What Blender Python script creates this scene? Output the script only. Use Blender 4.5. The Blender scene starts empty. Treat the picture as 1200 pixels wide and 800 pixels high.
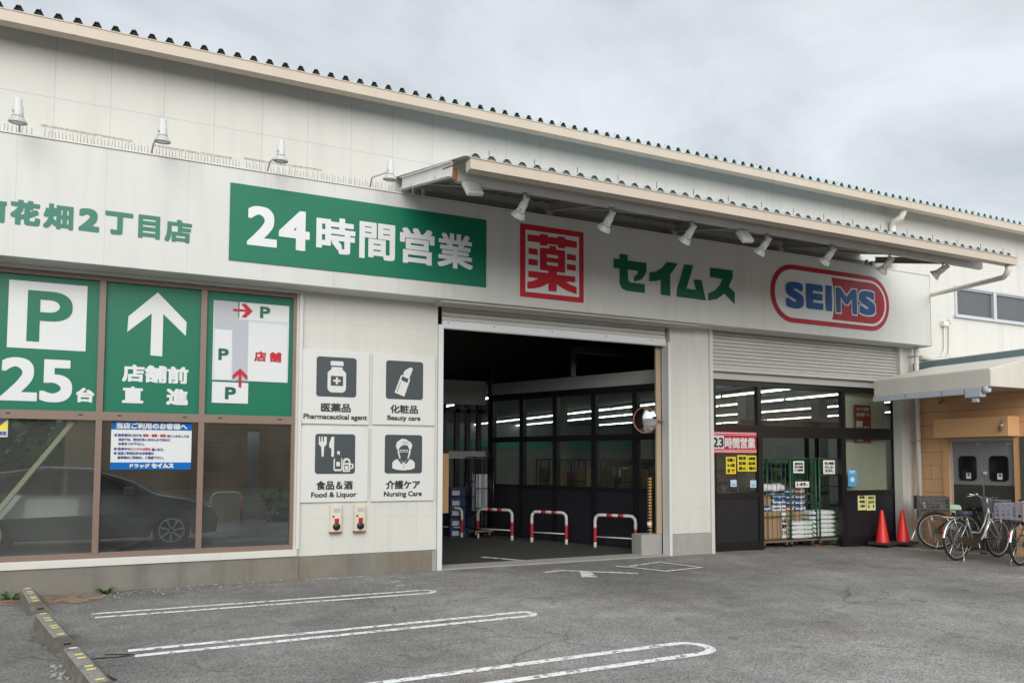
import bpy, bmesh, math, random
import numpy as np
from mathutils import Vector, Matrix
random.seed(7)
S = bpy.context.scene
COL = S.collection
R_ = math.radians

# ------------------------------------------------------------------ camera
CAM_F, CAM_CY, PITCH, YAW, ROLL, EYE = 876.8, 491.6, .05397, .43029, .00263, 1.6
cp, sp, cy, sy = math.cos(PITCH), math.sin(PITCH), math.cos(YAW), math.sin(YAW)
FW = np.array([sy*cp, cy*cp, sp]); RT = np.array([cy, -sy, 0.]); UP = np.cross(RT, FW)
RT, UP = math.cos(ROLL)*RT+math.sin(ROLL)*UP, -math.sin(ROLL)*RT+math.cos(ROLL)*UP
cd = bpy.data.cameras.new('camera'); cam = bpy.data.objects.new('camera', cd); COL.objects.link(cam)
cam.matrix_world = Matrix(((RT[0], UP[0], -FW[0], 0), (RT[1], UP[1], -FW[1], 0), (RT[2], UP[2], -FW[2], EYE), (0, 0, 0, 1)))
cd.sensor_width = 36; cd.lens = CAM_F/1200*36; cd.shift_y = (CAM_CY-400)/1200; cd.clip_end = 600; cd.clip_start = .05
S.camera = cam
# ------------------------------------------------------------------ sky, sun, exposure
SUN_EL, SUN_AZ = R_(23), R_(200)           # azimuth clockwise from +Y: behind the camera, a little to the left
W = bpy.data.worlds.new('World'); S.world = W; W.use_nodes = True
wt = W.node_tree; wt.nodes.clear()
def wn(t, **k):
    n = wt.nodes.new(t)
    for a, b in k.items(): setattr(n, a, b)
    return n
def wmath(op, a, b=None, clamp=False):
    n = wn('ShaderNodeMath', operation=op, use_clamp=clamp)
    for i, v in enumerate((a, b)):
        if v is None: continue
        if isinstance(v, (int, float)): n.inputs[i].default_value = v
        else: wt.links.new(v, n.inputs[i])
    return n.outputs[0]
tc = wn('ShaderNodeTexCoord'); sep = wn('ShaderNodeSeparateXYZ'); wt.links.new(tc.outputs['Generated'], sep.inputs[0])
zc = wmath('MAXIMUM', sep.outputs[2], 0.0); zden = wmath('ADD', zc, .22)
comb = wn('ShaderNodeCombineXYZ'); wt.links.new(wmath('DIVIDE', sep.outputs[0], zden), comb.inputs[0]); wt.links.new(wmath('DIVIDE', sep.outputs[1], zden), comb.inputs[1])
n1 = wn('ShaderNodeTexNoise'); n1.inputs['Scale'].default_value = 1.9; n1.inputs['Detail'].default_value = 7; n1.inputs['Roughness'].default_value = .55; n1.inputs['Distortion'].default_value = .35
wt.links.new(comb.outputs[0], n1.inputs['Vector'])
rp = wn('ShaderNodeValToRGB'); rp.color_ramp.elements[0].position = .37; rp.color_ramp.elements[1].position = .63
rp.color_ramp.elements[0].color = (.575, .62, .67, 1); rp.color_ramp.elements[1].color = (.80, .85, .905, 1)
wt.links.new(n1.outputs['Fac'], rp.inputs[0])
# overcast sky: brighter overhead and on the side of the hidden sun, darker under the horizon
gz_ = wmath('ADD', wmath('MULTIPLY', wmath('MAXIMUM', wmath('SUBTRACT', sep.outputs[2], .5), 0), 1.5), 1.0)
back = wmath('MULTIPLY', wmath('MAXIMUM', wmath('MULTIPLY', sep.outputs[1], -1.0), 0), 1.35)
gv = wn('ShaderNodeCombineXYZ')
for i_, k_ in enumerate((1.08, 1.0, .86)): wt.links.new(wmath('ADD', gz_, wmath('MULTIPLY', back, k_)), gv.inputs[i_])
mulc = wn('ShaderNodeVectorMath', operation='MULTIPLY'); wt.links.new(rp.outputs[0], mulc.inputs[0]); wt.links.new(gv.outputs[0], mulc.inputs[1])
bg1 = wn('ShaderNodeBackground'); bg1.inputs[1].default_value = 1.0; wt.links.new(mulc.outputs[0], bg1.inputs[0])
sky = wn('ShaderNodeTexSky', sky_type='NISHITA', sun_disc=False, sun_elevation=SUN_EL, sun_rotation=SUN_AZ)
bg2 = wn('ShaderNodeBackground'); bg2.inputs[1].default_value = .08; wt.links.new(sky.outputs[0], bg2.inputs[0])
mx = wn('ShaderNodeMixShader'); mx.inputs[0].default_value = .92; wt.links.new(bg2.outputs[0], mx.inputs[1]); wt.links.new(bg1.outputs[0], mx.inputs[2])
wo = wn('ShaderNodeOutputWorld'); wt.links.new(mx.outputs[0], wo.inputs[0])
sd = bpy.data.lights.new('sun', 'SUN'); sd.energy = 1.9; sd.angle = R_(45); sd.color = (1, .97, .92)
sun = bpy.data.objects.new('sun', sd); COL.objects.link(sun)
to_sun = Vector((math.sin(SUN_AZ)*math.cos(SUN_EL), math.cos(SUN_AZ)*math.cos(SUN_EL), math.sin(SUN_EL)))
sun.rotation_euler = to_sun.to_track_quat('Z', 'Y').to_euler()
S.view_settings.view_transform = 'Standard'; S.view_settings.look = 'None'; S.view_settings.gamma = 1; S.view_settings.use_curve_mapping = False
S.view_settings.exposure = 0.12
try:
    S.cycles.max_bounces = 8; S.cycles.transparent_max_bounces = 16; S.cycles.diffuse_bounces = 4; S.cycles.use_denoising = True
except Exception: pass

# ------------------------------------------------------------------ pixel of the 1200x800 photograph -> point on a real plane
def ray(x, y): return FW+RT*(x-600)/CAM_F-UP*(y-CAM_CY)/CAM_F
def PY(x, y, Y): r = ray(x, y); t = Y/r[1]; return Vector((r[0]*t, Y, EYE+r[2]*t))
def PX(x, y, X): r = ray(x, y); t = X/r[0]; return Vector((X, r[1]*t, EYE+r[2]*t))
def PZ(x, y, Z=0.): r = ray(x, y); t = (Z-EYE)/r[2]; return Vector((r[0]*t, r[1]*t, Z))
def rect(xl, yt, yb, xr, Y):
    a, b, c = PY(xl, yt, Y), PY(xl, yb, Y), PY(xr, yt, Y)
    return a.x, c.x, b.z, a.z
def sst(a, b, v): t = min(1, max(0, (v-a)/(b-a))); return t*t*(3-2*t)
def gz(X): return -.07*sst(8, 13, X)
def G(x, y):                                      # ground point
    p = PZ(x, y, 0)
    for _ in range(4): p = PZ(x, y, gz(p.x))
    return p
D = 10.44; FY = D-.42                              # wall plane, fascia plane

# ------------------------------------------------------------------ materials
def pmat(name, col, rough=.6, metal=0., var=.12, vs=3., bump=0., bs=60., streak=0., jx=None, jz=None, jdark=.72, spec=.5, col2=None, c2s=2., c2lo=.5, c2hi=.65, coat=0., emit=0., local=False, speck=None):
    m = bpy.data.materials.new(name); m.use_nodes = True; t = m.node_tree; t.nodes.clear(); L = t.links.new
    def nd(ty, **k):
        n = t.nodes.new(ty)
        for a, b in k.items(): setattr(n, a, b)
        return n
    def mt(op, a, b=None, c=None):
        n = nd('ShaderNodeMath', operation=op)
        for i, v in enumerate((a, b, c)):
            if v is None: continue
            if isinstance(v, (int, float)): n.inputs[i].default_value = v
            else: L(v, n.inputs[i])
        return n.outputs[0]
    if local: pos = nd('ShaderNodeTexCoord').outputs['Object']
    else: pos = nd('ShaderNodeNewGeometry').outputs['Position']
    def noise(scale, detail=4, vec=None, rough_=.55):
        n = nd('ShaderNodeTexNoise'); n.inputs['Scale'].default_value = scale; n.inputs['Detail'].default_value = detail; n.inputs['Roughness'].default_value = rough_
        L(vec or pos, n.inputs['Vector']); return n.outputs['Fac']
    def mixc(fac, a, b, mode='MIX'):
        n = nd('ShaderNodeMix', data_type='RGBA', blend_type=mode)
        for k, v in ((0, fac), (6, a), (7, b)):
            if isinstance(v, (int, float)): n.inputs[k].default_value = v
            elif isinstance(v, tuple): n.inputs[k].default_value = (*v[:3], 1)
            else: L(v, n.inputs[k])
        return n.outputs[2]
    c = mixc(1.0, tuple(col), (1, 1, 1), 'MULTIPLY')
    if col2 is not None:
        f = nd('ShaderNodeMapRange', interpolation_type='SMOOTHSTEP'); L(noise(c2s, 6, None, .65), f.inputs[0]); f.inputs[1].default_value = c2lo; f.inputs[2].default_value = c2hi
        c = mixc(f.outputs[0], c, tuple(col2))
    if var:
        v = mt('MULTIPLY_ADD', noise(vs, 5), 2*var, 1-var)
        n = nd('ShaderNodeVectorMath', operation='SCALE'); L(c, n.inputs[0]); L(v, n.inputs[3]); c = n.outputs[0]
    hgt = None
    if streak:
        mp = nd('ShaderNodeMapping'); mp.inputs['Scale'].default_value = (1.9, 1.9, .22); L(pos, mp.inputs[0])
        f = nd('ShaderNodeMapRange'); L(noise(2.2, 4, mp.outputs[0], .6), f.inputs[0]); f.inputs[1].default_value = .50; f.inputs[2].default_value = .80; f.inputs[3].default_value = 1.; f.inputs[4].default_value = 1-streak
        n = nd('ShaderNodeVectorMath', operation='SCALE'); L(c, n.inputs[0]); L(f.outputs[0], n.inputs[3]); c = n.outputs[0]
    if speck:
        v = nd('ShaderNodeTexVoronoi'); v.inputs['Scale'].default_value = speck[0]; L(pos, v.inputs['Vector'])
        s = nd('ShaderNodeSeparateColor'); L(v.outputs['Color'], s.inputs[0])
        f = mt('MULTIPLY_ADD', mt('POWER', s.outputs[0], speck[2]), speck[1]*2.4, 1-speck[1])
        n = nd('ShaderNodeVectorMath', operation='SCALE'); L(c, n.inputs[0]); L(f, n.inputs[3]); c = n.outputs[0]
    line = None
    if jx or jz:
        sx = nd('ShaderNodeSeparateXYZ'); L(pos, sx.inputs[0])
        for ax, j in ((0, jx), (2, jz)):
            if not j: continue
            per, off, wd = j
            fr = mt('FRACT', mt('DIVIDE', mt('SUBTRACT', sx.outputs[ax], off-per/2), per))
            g = mt('LESS_THAN', mt('ABSOLUTE', mt('SUBTRACT', fr, .5)), wd/per/2)
            line = g if line is None else mt('MAXIMUM', line, g)
        f = mt('MULTIPLY_ADD', line, jdark-1, 1.0)
        n = nd('ShaderNodeVectorMath', operation='SCALE'); L(c, n.inputs[0]); L(f, n.inputs[3]); c = n.outputs[0]
    b = nd('ShaderNodeBsdfPrincipled'); L(c, b.inputs['Base Color'])
    b.inputs['Roughness'].default_value = rough; b.inputs['Metallic'].default_value = metal
    b.inputs['Specular IOR Level'].default_value = spec; b.inputs['Coat Weight'].default_value = coat
    if emit: b.inputs['Emission Color'].default_value = (*col[:3], 1); b.inputs['Emission Strength'].default_value = emit
    if bump:
        bn = nd('ShaderNodeBump'); bn.inputs['Strength'].default_value = bump; bn.inputs['Distance'].default_value = .01
        L(noise(bs, 3), bn.inputs['Height']); L(bn.outputs[0], b.inputs['Normal'])
    o = nd('ShaderNodeOutputMaterial'); L(b.outputs[0], o.inputs[0])
    return m
def glassmat(name, tint=(.75, .8, .78), refl=1.0, lattice=False, base=.0):
    m = bpy.data.materials.new(name); m.use_nodes = True; t = m.node_tree; t.nodes.clear(); L = t.links.new
    tr = t.nodes.new('ShaderNodeBsdfTransparent'); tr.inputs[0].default_value = (*tint, 1)
    gl = t.nodes.new('ShaderNodeBsdfGlossy'); gl.inputs['Roughness'].default_value = .015; gl.inputs[0].default_value = (refl, refl, refl, 1)
    lw = t.nodes.new('ShaderNodeLayerWeight'); lw.inputs[0].default_value = .5   # Schlick's reflectance, the same from both sides
    pw = t.nodes.new('ShaderNodeMath'); pw.operation = 'POWER'; pw.inputs[1].default_value = 5; L(lw.outputs['Facing'], pw.inputs[0])
    ad = t.nodes.new('ShaderNodeMath'); ad.operation = 'MULTIPLY_ADD'; ad.inputs[1].default_value = .96-base; ad.inputs[2].default_value = .04+base; L(pw.outputs[0], ad.inputs[0])
    mx = t.nodes.new('ShaderNodeMixShader'); L(ad.outputs[0], mx.inputs[0]); L(tr.outputs[0], mx.inputs[1]); L(gl.outputs[0], mx.inputs[2])
    out = t.nodes.new('ShaderNodeOutputMaterial'); sh = mx.outputs[0]
    # thin film of dust on the glass
    pos = t.nodes.new('ShaderNodeNewGeometry').outputs['Position']
    df = t.nodes.new('ShaderNodeBsdfDiffuse'); df.inputs[0].default_value = (.5, .5, .47, 1)
    nz = t.nodes.new('ShaderNodeTexNoise'); nz.inputs['Scale'].default_value = 1.6; nz.inputs['Detail'].default_value = 6; L(pos, nz.inputs['Vector'])
    mr = t.nodes.new('ShaderNodeMapRange'); L(nz.outputs[0], mr.inputs[0]); mr.inputs[1].default_value = .35; mr.inputs[2].default_value = .8; mr.inputs[3].default_value = .005; mr.inputs[4].default_value = .05
    m2 = t.nodes.new('ShaderNodeMixShader'); L(mr.outputs[0], m2.inputs[0]); L(sh, m2.inputs[1]); L(df.outputs[0], m2.inputs[2]); sh = m2.outputs[0]
    if lattice:
        sx = t.nodes.new('ShaderNodeSeparateXYZ'); L(pos, sx.inputs[0])
        def mth(op, a, b):
            n = t.nodes.new('ShaderNodeMath'); n.operation = op
            for i, v in enumerate((a, b)):
                if isinstance(v, (int, float)): n.inputs[i].default_value = v
                elif v is not None: L(v, n.inputs[i])
            return n.outputs[0]
        ln = None
        for sg in (1, -1):
            u = mth('ADD', sx.outputs[0], mth('MULTIPLY', sx.outputs[2], sg*1.0))
            f = mth('LESS_THAN', mth('ABSOLUTE', mth('SUBTRACT', mth('FRACT', mth('DIVIDE', u, .032), None), .5), None), .045)
            ln = f if ln is None else mth('MAXIMUM', ln, f)
        d2 = t.nodes.new('ShaderNodeBsdfDiffuse'); d2.inputs[0].default_value = (.42, .42, .4, 1)
        m3 = t.nodes.new('ShaderNodeMixShader'); L(mth('MULTIPLY', ln, .34), m3.inputs[0]); L(sh, m3.inputs[1]); L(d2.outputs[0], m3.inputs[2]); sh = m3.outputs[0]
    L(sh, out.inputs[0]); return m
def paintmat(name, col, wear=.45, scale=14.):
    m = pmat(name, col, .75, var=.15, vs=20)
    t = m.node_tree; L = t.links.new; out = [n for n in t.nodes if n.type == 'OUTPUT_MATERIAL'][0]; b = [n for n in t.nodes if n.type == 'BSDF_PRINCIPLED'][0]
    pos = t.nodes.new('ShaderNodeNewGeometry').outputs['Position']
    n = t.nodes.new('ShaderNodeTexNoise'); n.inputs['Scale'].default_value = scale; n.inputs['Detail'].default_value = 8; n.inputs['Roughness'].default_value = .75; L(pos, n.inputs['Vector'])
    mr = t.nodes.new('ShaderNodeMapRange'); L(n.outputs[0], mr.inputs[0]); mr.inputs[1].default_value = wear-.05; mr.inputs[2].default_value = wear+.05
    tr = t.nodes.new('ShaderNodeBsdfTransparent'); mx = t.nodes.new('ShaderNodeMixShader'); L(mr.outputs[0], mx.inputs[0]); L(tr.outputs[0], mx.inputs[1]); L(b.outputs[0], mx.inputs[2]); L(mx.outputs[0], out.inputs[0])
    return m

M = {}
M['wall'] = pmat('cream_wall_panel', (.585, .576, .54), .75, var=.05, vs=1.5, bump=.25, bs=45, streak=.09, jx=(.605, -1.37, .008), jz=(2.5, 6.0, .010), jdark=.78)
M['wall_low'] = pmat('cream_lower_panel', (.60, .592, .55), .75, var=.05, vs=1.5, bump=.3, bs=40, streak=.09, jx=(.605, 2.07, .005), jz=(1.35, 3.5, .005), jdark=.82)
M['fascia'] = pmat('fascia_panel', (.555, .555, .53), .5, var=.04, vs=1.2, streak=.12, jx=(.905, 3.77, .006), jdark=.82, bump=.05, bs=3)
M['trim'] = pmat('cream_trim', (.60, .59, .55), .5, var=.05, streak=.08)
M['soffit'] = pmat('soffit', (.5, .48, .43), .7, var=.08)
M['plinth'] = pmat('weathered_concrete', (.20, .185, .16), .9, var=.28, vs=2.5, bump=.4, bs=50, streak=.3, col2=(.20, .17, .12), c2s=1.4, c2lo=.45, c2hi=.7)
M['concrete'] = pmat('concrete', (.33, .32, .30), .9, var=.15, vs=5, bump=.4, bs=70, streak=.15)
M['gutter'] = pmat('beige_gutter', (.50, .425, .345), .5, var=.06, vs=1.2, streak=.06)
M['roof'] = pmat('roof_sheet', (.45, .58, .60), .45, var=.1)
M['darkfoam'] = pmat('ridge_end', (.02, .02, .018), .9, var=.3, vs=20)
M['brown'] = pmat('brown_aluminium', (.20, .135, .105), .45, var=.05)
M['black'] = pmat('black_frame', (.010, .010, .011), .35, var=.2, vs=6)
M['blackpanel'] = pmat('black_panel', (.016, .017, .022), .32, var=.35, vs=4, bump=.03, bs=6)
M['shutter'] = pmat('shutter_slat', (.52, .51, .48), .45, var=.06, streak=.08)
M['shutterbar'] = pmat('shutter_bottom_bar', (.66, .67, .69), .4, var=.05)
M['white'] = pmat('white_paint', (.64, .64, .62), .45, var=.04)
M['whitesign'] = pmat('white_sign', (.62, .635, .64), .4, var=.025, vs=2)
M['panel'] = pmat('white_board', (.62, .62, .595), .5, var=.03)
M['green'] = pmat('sign_green', (.002, .142, .078), .45, spec=.3, var=.06, vs=1.2)
M['green2'] = pmat('window_green', (.002, .142, .078), .4, spec=.3, var=.05, vs=1.5)
M['dgreen'] = pmat('letter_green', (.004, .105, .062), .3, var=.1, spec=.35)
M['tgreen'] = pmat('lettering_green', (.012, .15, .10), .5, var=.06)
M['red'] = pmat('sign_red', (.46, .014, .028), .45, spec=.3, var=.06)
M['red2'] = pmat('deep_red', (.36, .007, .02), .45, spec=.3, var=.06)
M['blue'] = pmat('sign_blue', (.004, .075, .26), .45, spec=.3, var=.06)
M['blue2'] = pmat('notice_blue', (.005, .12, .40), .45, var=.04, spec=.12)
M['navy'] = pmat('notice_navy', (.02, .05, .22), .5, var=.03)
M['slate'] = pmat('pictogram_slate', (.042, .055, .062), .45, var=.06)
M['ink'] = pmat('ink_black', (.02, .02, .022), .5, var=0)
M['lav'] = pmat('map_grey', (.40, .42, .46), .45, var=.03)
M['lav2'] = pmat('map_light', (.55, .57, .61), .45, var=.03)
M['yellow'] = pmat('poster_yellow', (.75, .62, .02), .5, var=.05)
M['steel'] = pmat('grey_steel', (.48, .47, .45), .5, .0, var=.1, streak=.12, col2=(.28, .14, .07), c2s=5, c2lo=.68, c2hi=.75)
M['whitesteel'] = pmat('white_steel', (.70, .70, .68), .5, .0, var=.1, streak=.1, col2=(.35, .17, .08), c2s=4, c2lo=.66, c2hi=.74)
M['rust'] = pmat('rust', (.26, .11, .05), .9, var=.35, vs=15)
M['deck'] = pmat('deck_underside', (.46, .455, .43), .5, .2, var=.1)
M['galv'] = pmat('galvanised', (.50, .51, .52), .38, .7, var=.1)
M['chrome'] = pmat('bright_metal', (.62, .62, .60), .25, .9, var=.08)
M['lamp'] = pmat('lamp_white', (.55, .55, .545), .4, var=.04)
M['lens'] = pmat('lamp_lens', (.55, .58, .60), .12, .3, var=.3, vs=40)
M['pvc'] = pmat('cream_pipe', (.66, .64, .58), .45, var=.06, streak=.1)
M['annex'] = pmat('tan_siding', (.66, .40, .22), .75, var=.07, vs=2, bump=.15, bs=60, streak=.08, jz=(.265, .19, .012), jdark=.5)
M['tan'] = pmat('tan_paint', (.68, .39, .195), .7, var=.06, streak=.05)
M['jambtan'] = pmat('weathered_tan_post', (.42, .32, .23), .7, var=.15, streak=.25)
M['door'] = pmat('grey_door', (.24, .25, .26), .45, .1, var=.07, vs=5)
M['kick'] = pmat('kick_plate', (.075, .07, .065), .4, .3, var=.25, vs=8)
M['teal'] = pmat('teal_roof_edge', (.13, .20, .21), .6, var=.15, streak=.15)
M['awning'] = pmat('awning_cream', (.62, .60, .54), .5, var=.05, streak=.1)
M['bluegrey'] = pmat('blue_grey_gutter', (.45, .48, .55), .5, var=.06)
M['cone'] = pmat('cone_red', (.75, .025, .02), .4, var=.08, vs=8)
M['rubber'] = pmat('black_rubber', (.018, .018, .018), .7, var=.2, vs=10)
M['rubber2'] = pmat('dusty_rubber', (.035, .03, .028), .85, var=.3, vs=10)
M['cagegreen'] = pmat('cage_green', (.018, .085, .035), .45, var=.15)
M['carton'] = pmat('cardboard', (.36, .23, .13), .85, var=.12, vs=4, local=True)
M['carton2'] = pmat('cardboard_dark', (.22, .14, .085), .85, var=.12, vs=4, local=True)
M['bagwhite'] = pmat('bag_plastic', (.62, .64, .65), .3, var=.08, col2=(.18, .38, .12), c2s=5, c2lo=.58, c2hi=.64, bump=.3, bs=20, local=True)
M['bagwhite2'] = pmat('white_packs', (.7, .7, .7), .35, var=.05, local=True)
M['packblue'] = pmat('blue_packs', (.03, .08, .26), .4, var=.2, col2=(.55, .52, .5), c2s=9, c2lo=.55, c2hi=.58, local=True)
M['packred'] = pmat('red_packs', (.4, .06, .05), .4, var=.2, col2=(.55, .52, .5), c2s=9, c2lo=.55, c2hi=.58, local=True)
M['cratebl'] = pmat('blue_crate', (.012, .028, .085), .5, var=.1, local=True)
M['tube'] = pmat('fluorescent', (.95, 1, .98), .5, emit=9., var=0)
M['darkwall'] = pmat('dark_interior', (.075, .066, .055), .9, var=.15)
M['storewall'] = pmat('store_wall', (.36, .36, .34), .8, var=.06)
M['storeceil'] = pmat('store_ceiling', (.34, .34, .33), .8, var=.05)
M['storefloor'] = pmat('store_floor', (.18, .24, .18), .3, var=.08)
M['shelf'] = pmat('shelf_grey', (.25, .25, .25), .5, var=.1)
M['brownwall'] = pmat('brown_tile_wall', (.27, .19, .125), .7, var=.12, jz=(.12, 0, .012), jx=(.24, 0, .012), jdark=.7)
M['asphalt'] = None
M['soil'] = pmat('sandy_silt', (.34, .24, .15), .95, var=.25, vs=9, bump=.4, bs=90)
M['leaf'] = pmat('leaf_green', (.055, .13, .03), .6, var=.4, vs=25)
M['leafd'] = pmat('tree_leaf', (.035, .075, .02), .6, var=.5, vs=1.2)
M['bark'] = pmat('bark', (.09, .065, .045), .9, var=.3, vs=9, bump=.6, bs=30)
M['glass'] = glassmat('window_glass', (.78, .82, .80))
M['glassdark'] = glassmat('tinted_glass', (.73, .77, .77), base=.02)
M['glasswire'] = glassmat('wired_glass', (.74, .78, .76), lattice=True, base=.02)
M['frost'] = pmat('frosted_pane', (.075, .082, .092), .35, var=.12, vs=3)
M['alu'] = pmat('aluminium_frame', (.52, .53, .56), .4, .3, var=.05)
M['wpaint'] = paintmat('worn_white_paint', (.74, .74, .72), .44, 11)
M['wpaint2'] = paintmat('very_worn_white_paint', (.68, .68, .66), .53, 16)
M['ypaint'] = paintmat('worn_yellow_paint', (.66, .40, .08), .36, 12)
M['post_w'] = pmat('guard_white', (.58, .57, .54), .45, var=.1, vs=8)
M['post_r'] = pmat('guard_red', (.42, .02, .03), .45, var=.1, vs=8)
M['y_refl'] = pmat('yellow_reflector', (.70, .58, .16), .4, var=.1)
M['tapeY'] = pmat('hazard_amber', (.62, .33, .07), .6, var=.2, vs=15)
M['mirror'] = pmat('convex_mirror', (.85, .86, .86), .03, 1., var=0)
M['orange'] = pmat('mirror_orange', (.34, .14, .09), .5, var=.1)
M['carpaint'] = pmat('grey_car_paint', (.11, .115, .12), .25, .4, var=.03, coat=.6)
M['carglass'] = pmat('car_glass', (.012, .014, .015), .08, var=0, spec=.3)
M['crategrey'] = pmat('grey_crate', (.27, .27, .31), .55, var=.08)
M['cratedark'] = pmat('dark_crate', (.07, .068, .075), .6, var=.1)
M['silver'] = pmat('silver_frame', (.50, .50, .48), .35, .6, var=.1)
M['bikeblack'] = pmat('black_frame_paint', (.02, .021, .022), .35, var=.1)
M['mint'] = pmat('mint_cloth', (.42, .58, .45), .8, var=.1, vs=12)
M['navyseat'] = pmat('navy_seat', (.05, .07, .12), .5, var=.15)
M['camo'] = pmat('chain_case_brown', (.045, .035, .028), .45, var=.3, vs=12)
M['redlens'] = pmat('red_reflector', (.6, .02, .02), .15, var=0)
M['cyan'] = pmat('poster_cyan', (.08, .36, .68), .5, var=.05)
M['paleyel'] = pmat('paper_yellow', (.72, .70, .30), .7, var=.05)
M['paper'] = pmat('paper', (.75, .75, .72), .8, var=.05)
M['facade2'] = pmat('opposite_brick', (.16, .115, .085), .8, var=.1, jz=(.3, 0, .02), jdark=.8)
M['stainm'] = paintmat('brown_stain', (.46, .42, .36), .47, 14)

# ------------------------------------------------------------------ geometry helpers
class MB:
    def __init__(s): s.bm = bmesh.new(); s.mi = 0
    def face(s, pts):
        vs = [s.bm.verts.new(p) for p in pts]
        try: f = s.bm.faces.new(vs); f.material_index = s.mi; return f
        except ValueError: return None
    def hexa(s, p):                                # 8 points: bottom loop 4, top loop 4
        v = [s.bm.verts.new(q) for q in p]
        for a in ((3, 2, 1, 0), (4, 5, 6, 7), (0, 1, 5, 4), (1, 2, 6, 5), (2, 3, 7, 6), (3, 0, 4, 7)):
            f = s.bm.faces.new([v[i] for i in a]); f.material_index = s.mi
    def box(s, x0, x1, y0, y1, z0, z1):
        s.hexa([(x0, y0, z0), (x1, y0, z0), (x1, y1, z0), (x0, y1, z0), (x0, y0, z1), (x1, y0, z1), (x1, y1, z1), (x0, y1, z1)]); return s
    def bar(s, a, b, w, h, up=(0, 0, 1)):          # box along a-b
        a, b = Vector(a), Vector(b); d = (b-a).normalized(); u = Vector(up)
        if abs(d.dot(u)) > .98: u = Vector((0, 1, 0))
        r = d.cross(u).normalized()*w/2; u = r.cross(d).normalized()*h/2
        s.hexa([a-r-u, a+r-u, b+r-u, b-r-u, a-r+u, a+r+u, b+r+u, b-r+u]); return s
    def tube(s, pts, r, seg=8, closed=False, caps=True):
        P = [Vector(p) for p in pts]; n = len(P); rings = []
        prev = None
        for i in range(n):
            if closed: d = P[(i+1) % n]-P[i-1]
            else: d = P[min(i+1, n-1)]-P[max(i-1, 0)]
            d.normalize()
            if prev is None:
                u = Vector((0, 0, 1)) if abs(d.z) < .9 else Vector((0, 1, 0))
                u = (u-d*u.dot(d)).normalized()
            else: u = (prev-d*prev.dot(d)); u = u.normalized() if u.length > 1e-6 else d.orthogonal().normalized()
            prev = u; v = d.cross(u); rr = r[i] if isinstance(r, (list, tuple)) else r
            rings.append([s.bm.verts.new(P[i]+(u*math.cos(2*math.pi*k/seg)+v*math.sin(2*math.pi*k/seg))*rr) for k in range(seg)])
        for i in range(n if closed else n-1):
            A, B = rings[i], rings[(i+1) % n]
            for k in range(seg):
                f = s.bm.faces.new((A[k], A[(k+1) % seg], B[(k+1) % seg], B[k])); f.material_index = s.mi; f.smooth = True
        if caps and not closed:
            for q in (rings[0][::-1], rings[-1]):
                f = s.bm.faces.new(q); f.material_index = s.mi
        return s
    def prism(s, poly, y0, y1):                    # polygon in XZ, extruded along Y
        a = sum(poly[i][0]*poly[(i+1) % len(poly)][1]-poly[(i+1) % len(poly)][0]*poly[i][1] for i in range(len(poly)))
        if a < 0: poly = poly[::-1]
        A = [s.bm.verts.new((x, y0, z)) for x, z in poly]; B = [s.bm.verts.new((x, y1, z)) for x, z in poly]
        fs = [s.bm.faces.new(A), s.bm.faces.new(B[::-1])]
        for i in range(len(poly)):
            j = (i+1) % len(poly); fs.append(s.bm.faces.new((A[j], A[i], B[i], B[j])))
        for f in fs: f.material_index = s.mi
        return s
    def lathe(s, prof, c=(0, 0, 0), axis=(0, 0, 1), seg=24, smooth=True):
        ax = Vector(axis).normalized(); u = ax.orthogonal().normalized(); v = ax.cross(u); c = Vector(c); rings = []
        for r, h in prof:
            rings.append([s.bm.verts.new(c+ax*h+(u*math.cos(2*math.pi*k/seg)+v*math.sin(2*math.pi*k/seg))*max(r, 1e-4)) for k in range(seg)])
        for A, B in zip(rings, rings[1:]):
            for k in range(seg):
                f = s.bm.faces.new((A[k], A[(k+1) % seg], B[(k+1) % seg], B[k])); f.material_index = s.mi; f.smooth = smooth
        for q in (rings[0][::-1], rings[-1]):
            f = s.bm.faces.new(q); f.material_index = s.mi
        return s
    def build(s, name, mats, parent=None, bevel=0, smooth=False, world=True):
        bmesh.ops.recalc_face_normals(s.bm, faces=s.bm.faces[:])
        if bevel:
            es = [e for e in s.bm.edges if e.is_manifold and e.calc_face_angle(0) > .6]
            bmesh.ops.bevel(s.bm, geom=es, offset=bevel, segments=2, affect='EDGES', profile=.5)
        me = bpy.data.meshes.new(name)
        if parent is not None and world:
            root = parent; off = Vector((0, 0, 0))
            while root is not None: off += root.location; root = root.parent
            bmesh.ops.translate(s.bm, verts=s.bm.verts[:], vec=-off)
        s.bm.to_mesh(me); s.bm.free()
        for m in (mats if isinstance(mats, (list, tuple)) else [mats]): me.materials.append(M[m] if isinstance(m, str) else m)
        if smooth:
            for p in me.polygons: p.use_smooth = True
        o = bpy.data.objects.new(name, me); COL.objects.link(o)
        if parent is not None: o.parent = parent
        return o
def tag(o, label, cat, group=None, kind=None):
    o['label'] = label; o['category'] = cat
    if group: o['group'] = group
    if kind: o['kind'] = kind
    return o
def thing(name, label, cat, loc=(0, 0, 0), group=None, rz=0):
    o = bpy.data.objects.new(name, None); COL.objects.link(o); o.location = loc; o.rotation_euler = (0, 0, rz); o.empty_display_size = .2
    return tag(o, label, cat, group)
def each(name, mat, parent, boxes, bevel=0):
    for b in boxes: mb = MB(); mb.box(*b); o = mb.build(name, mat, parent, bevel=bevel)
    return o
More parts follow.
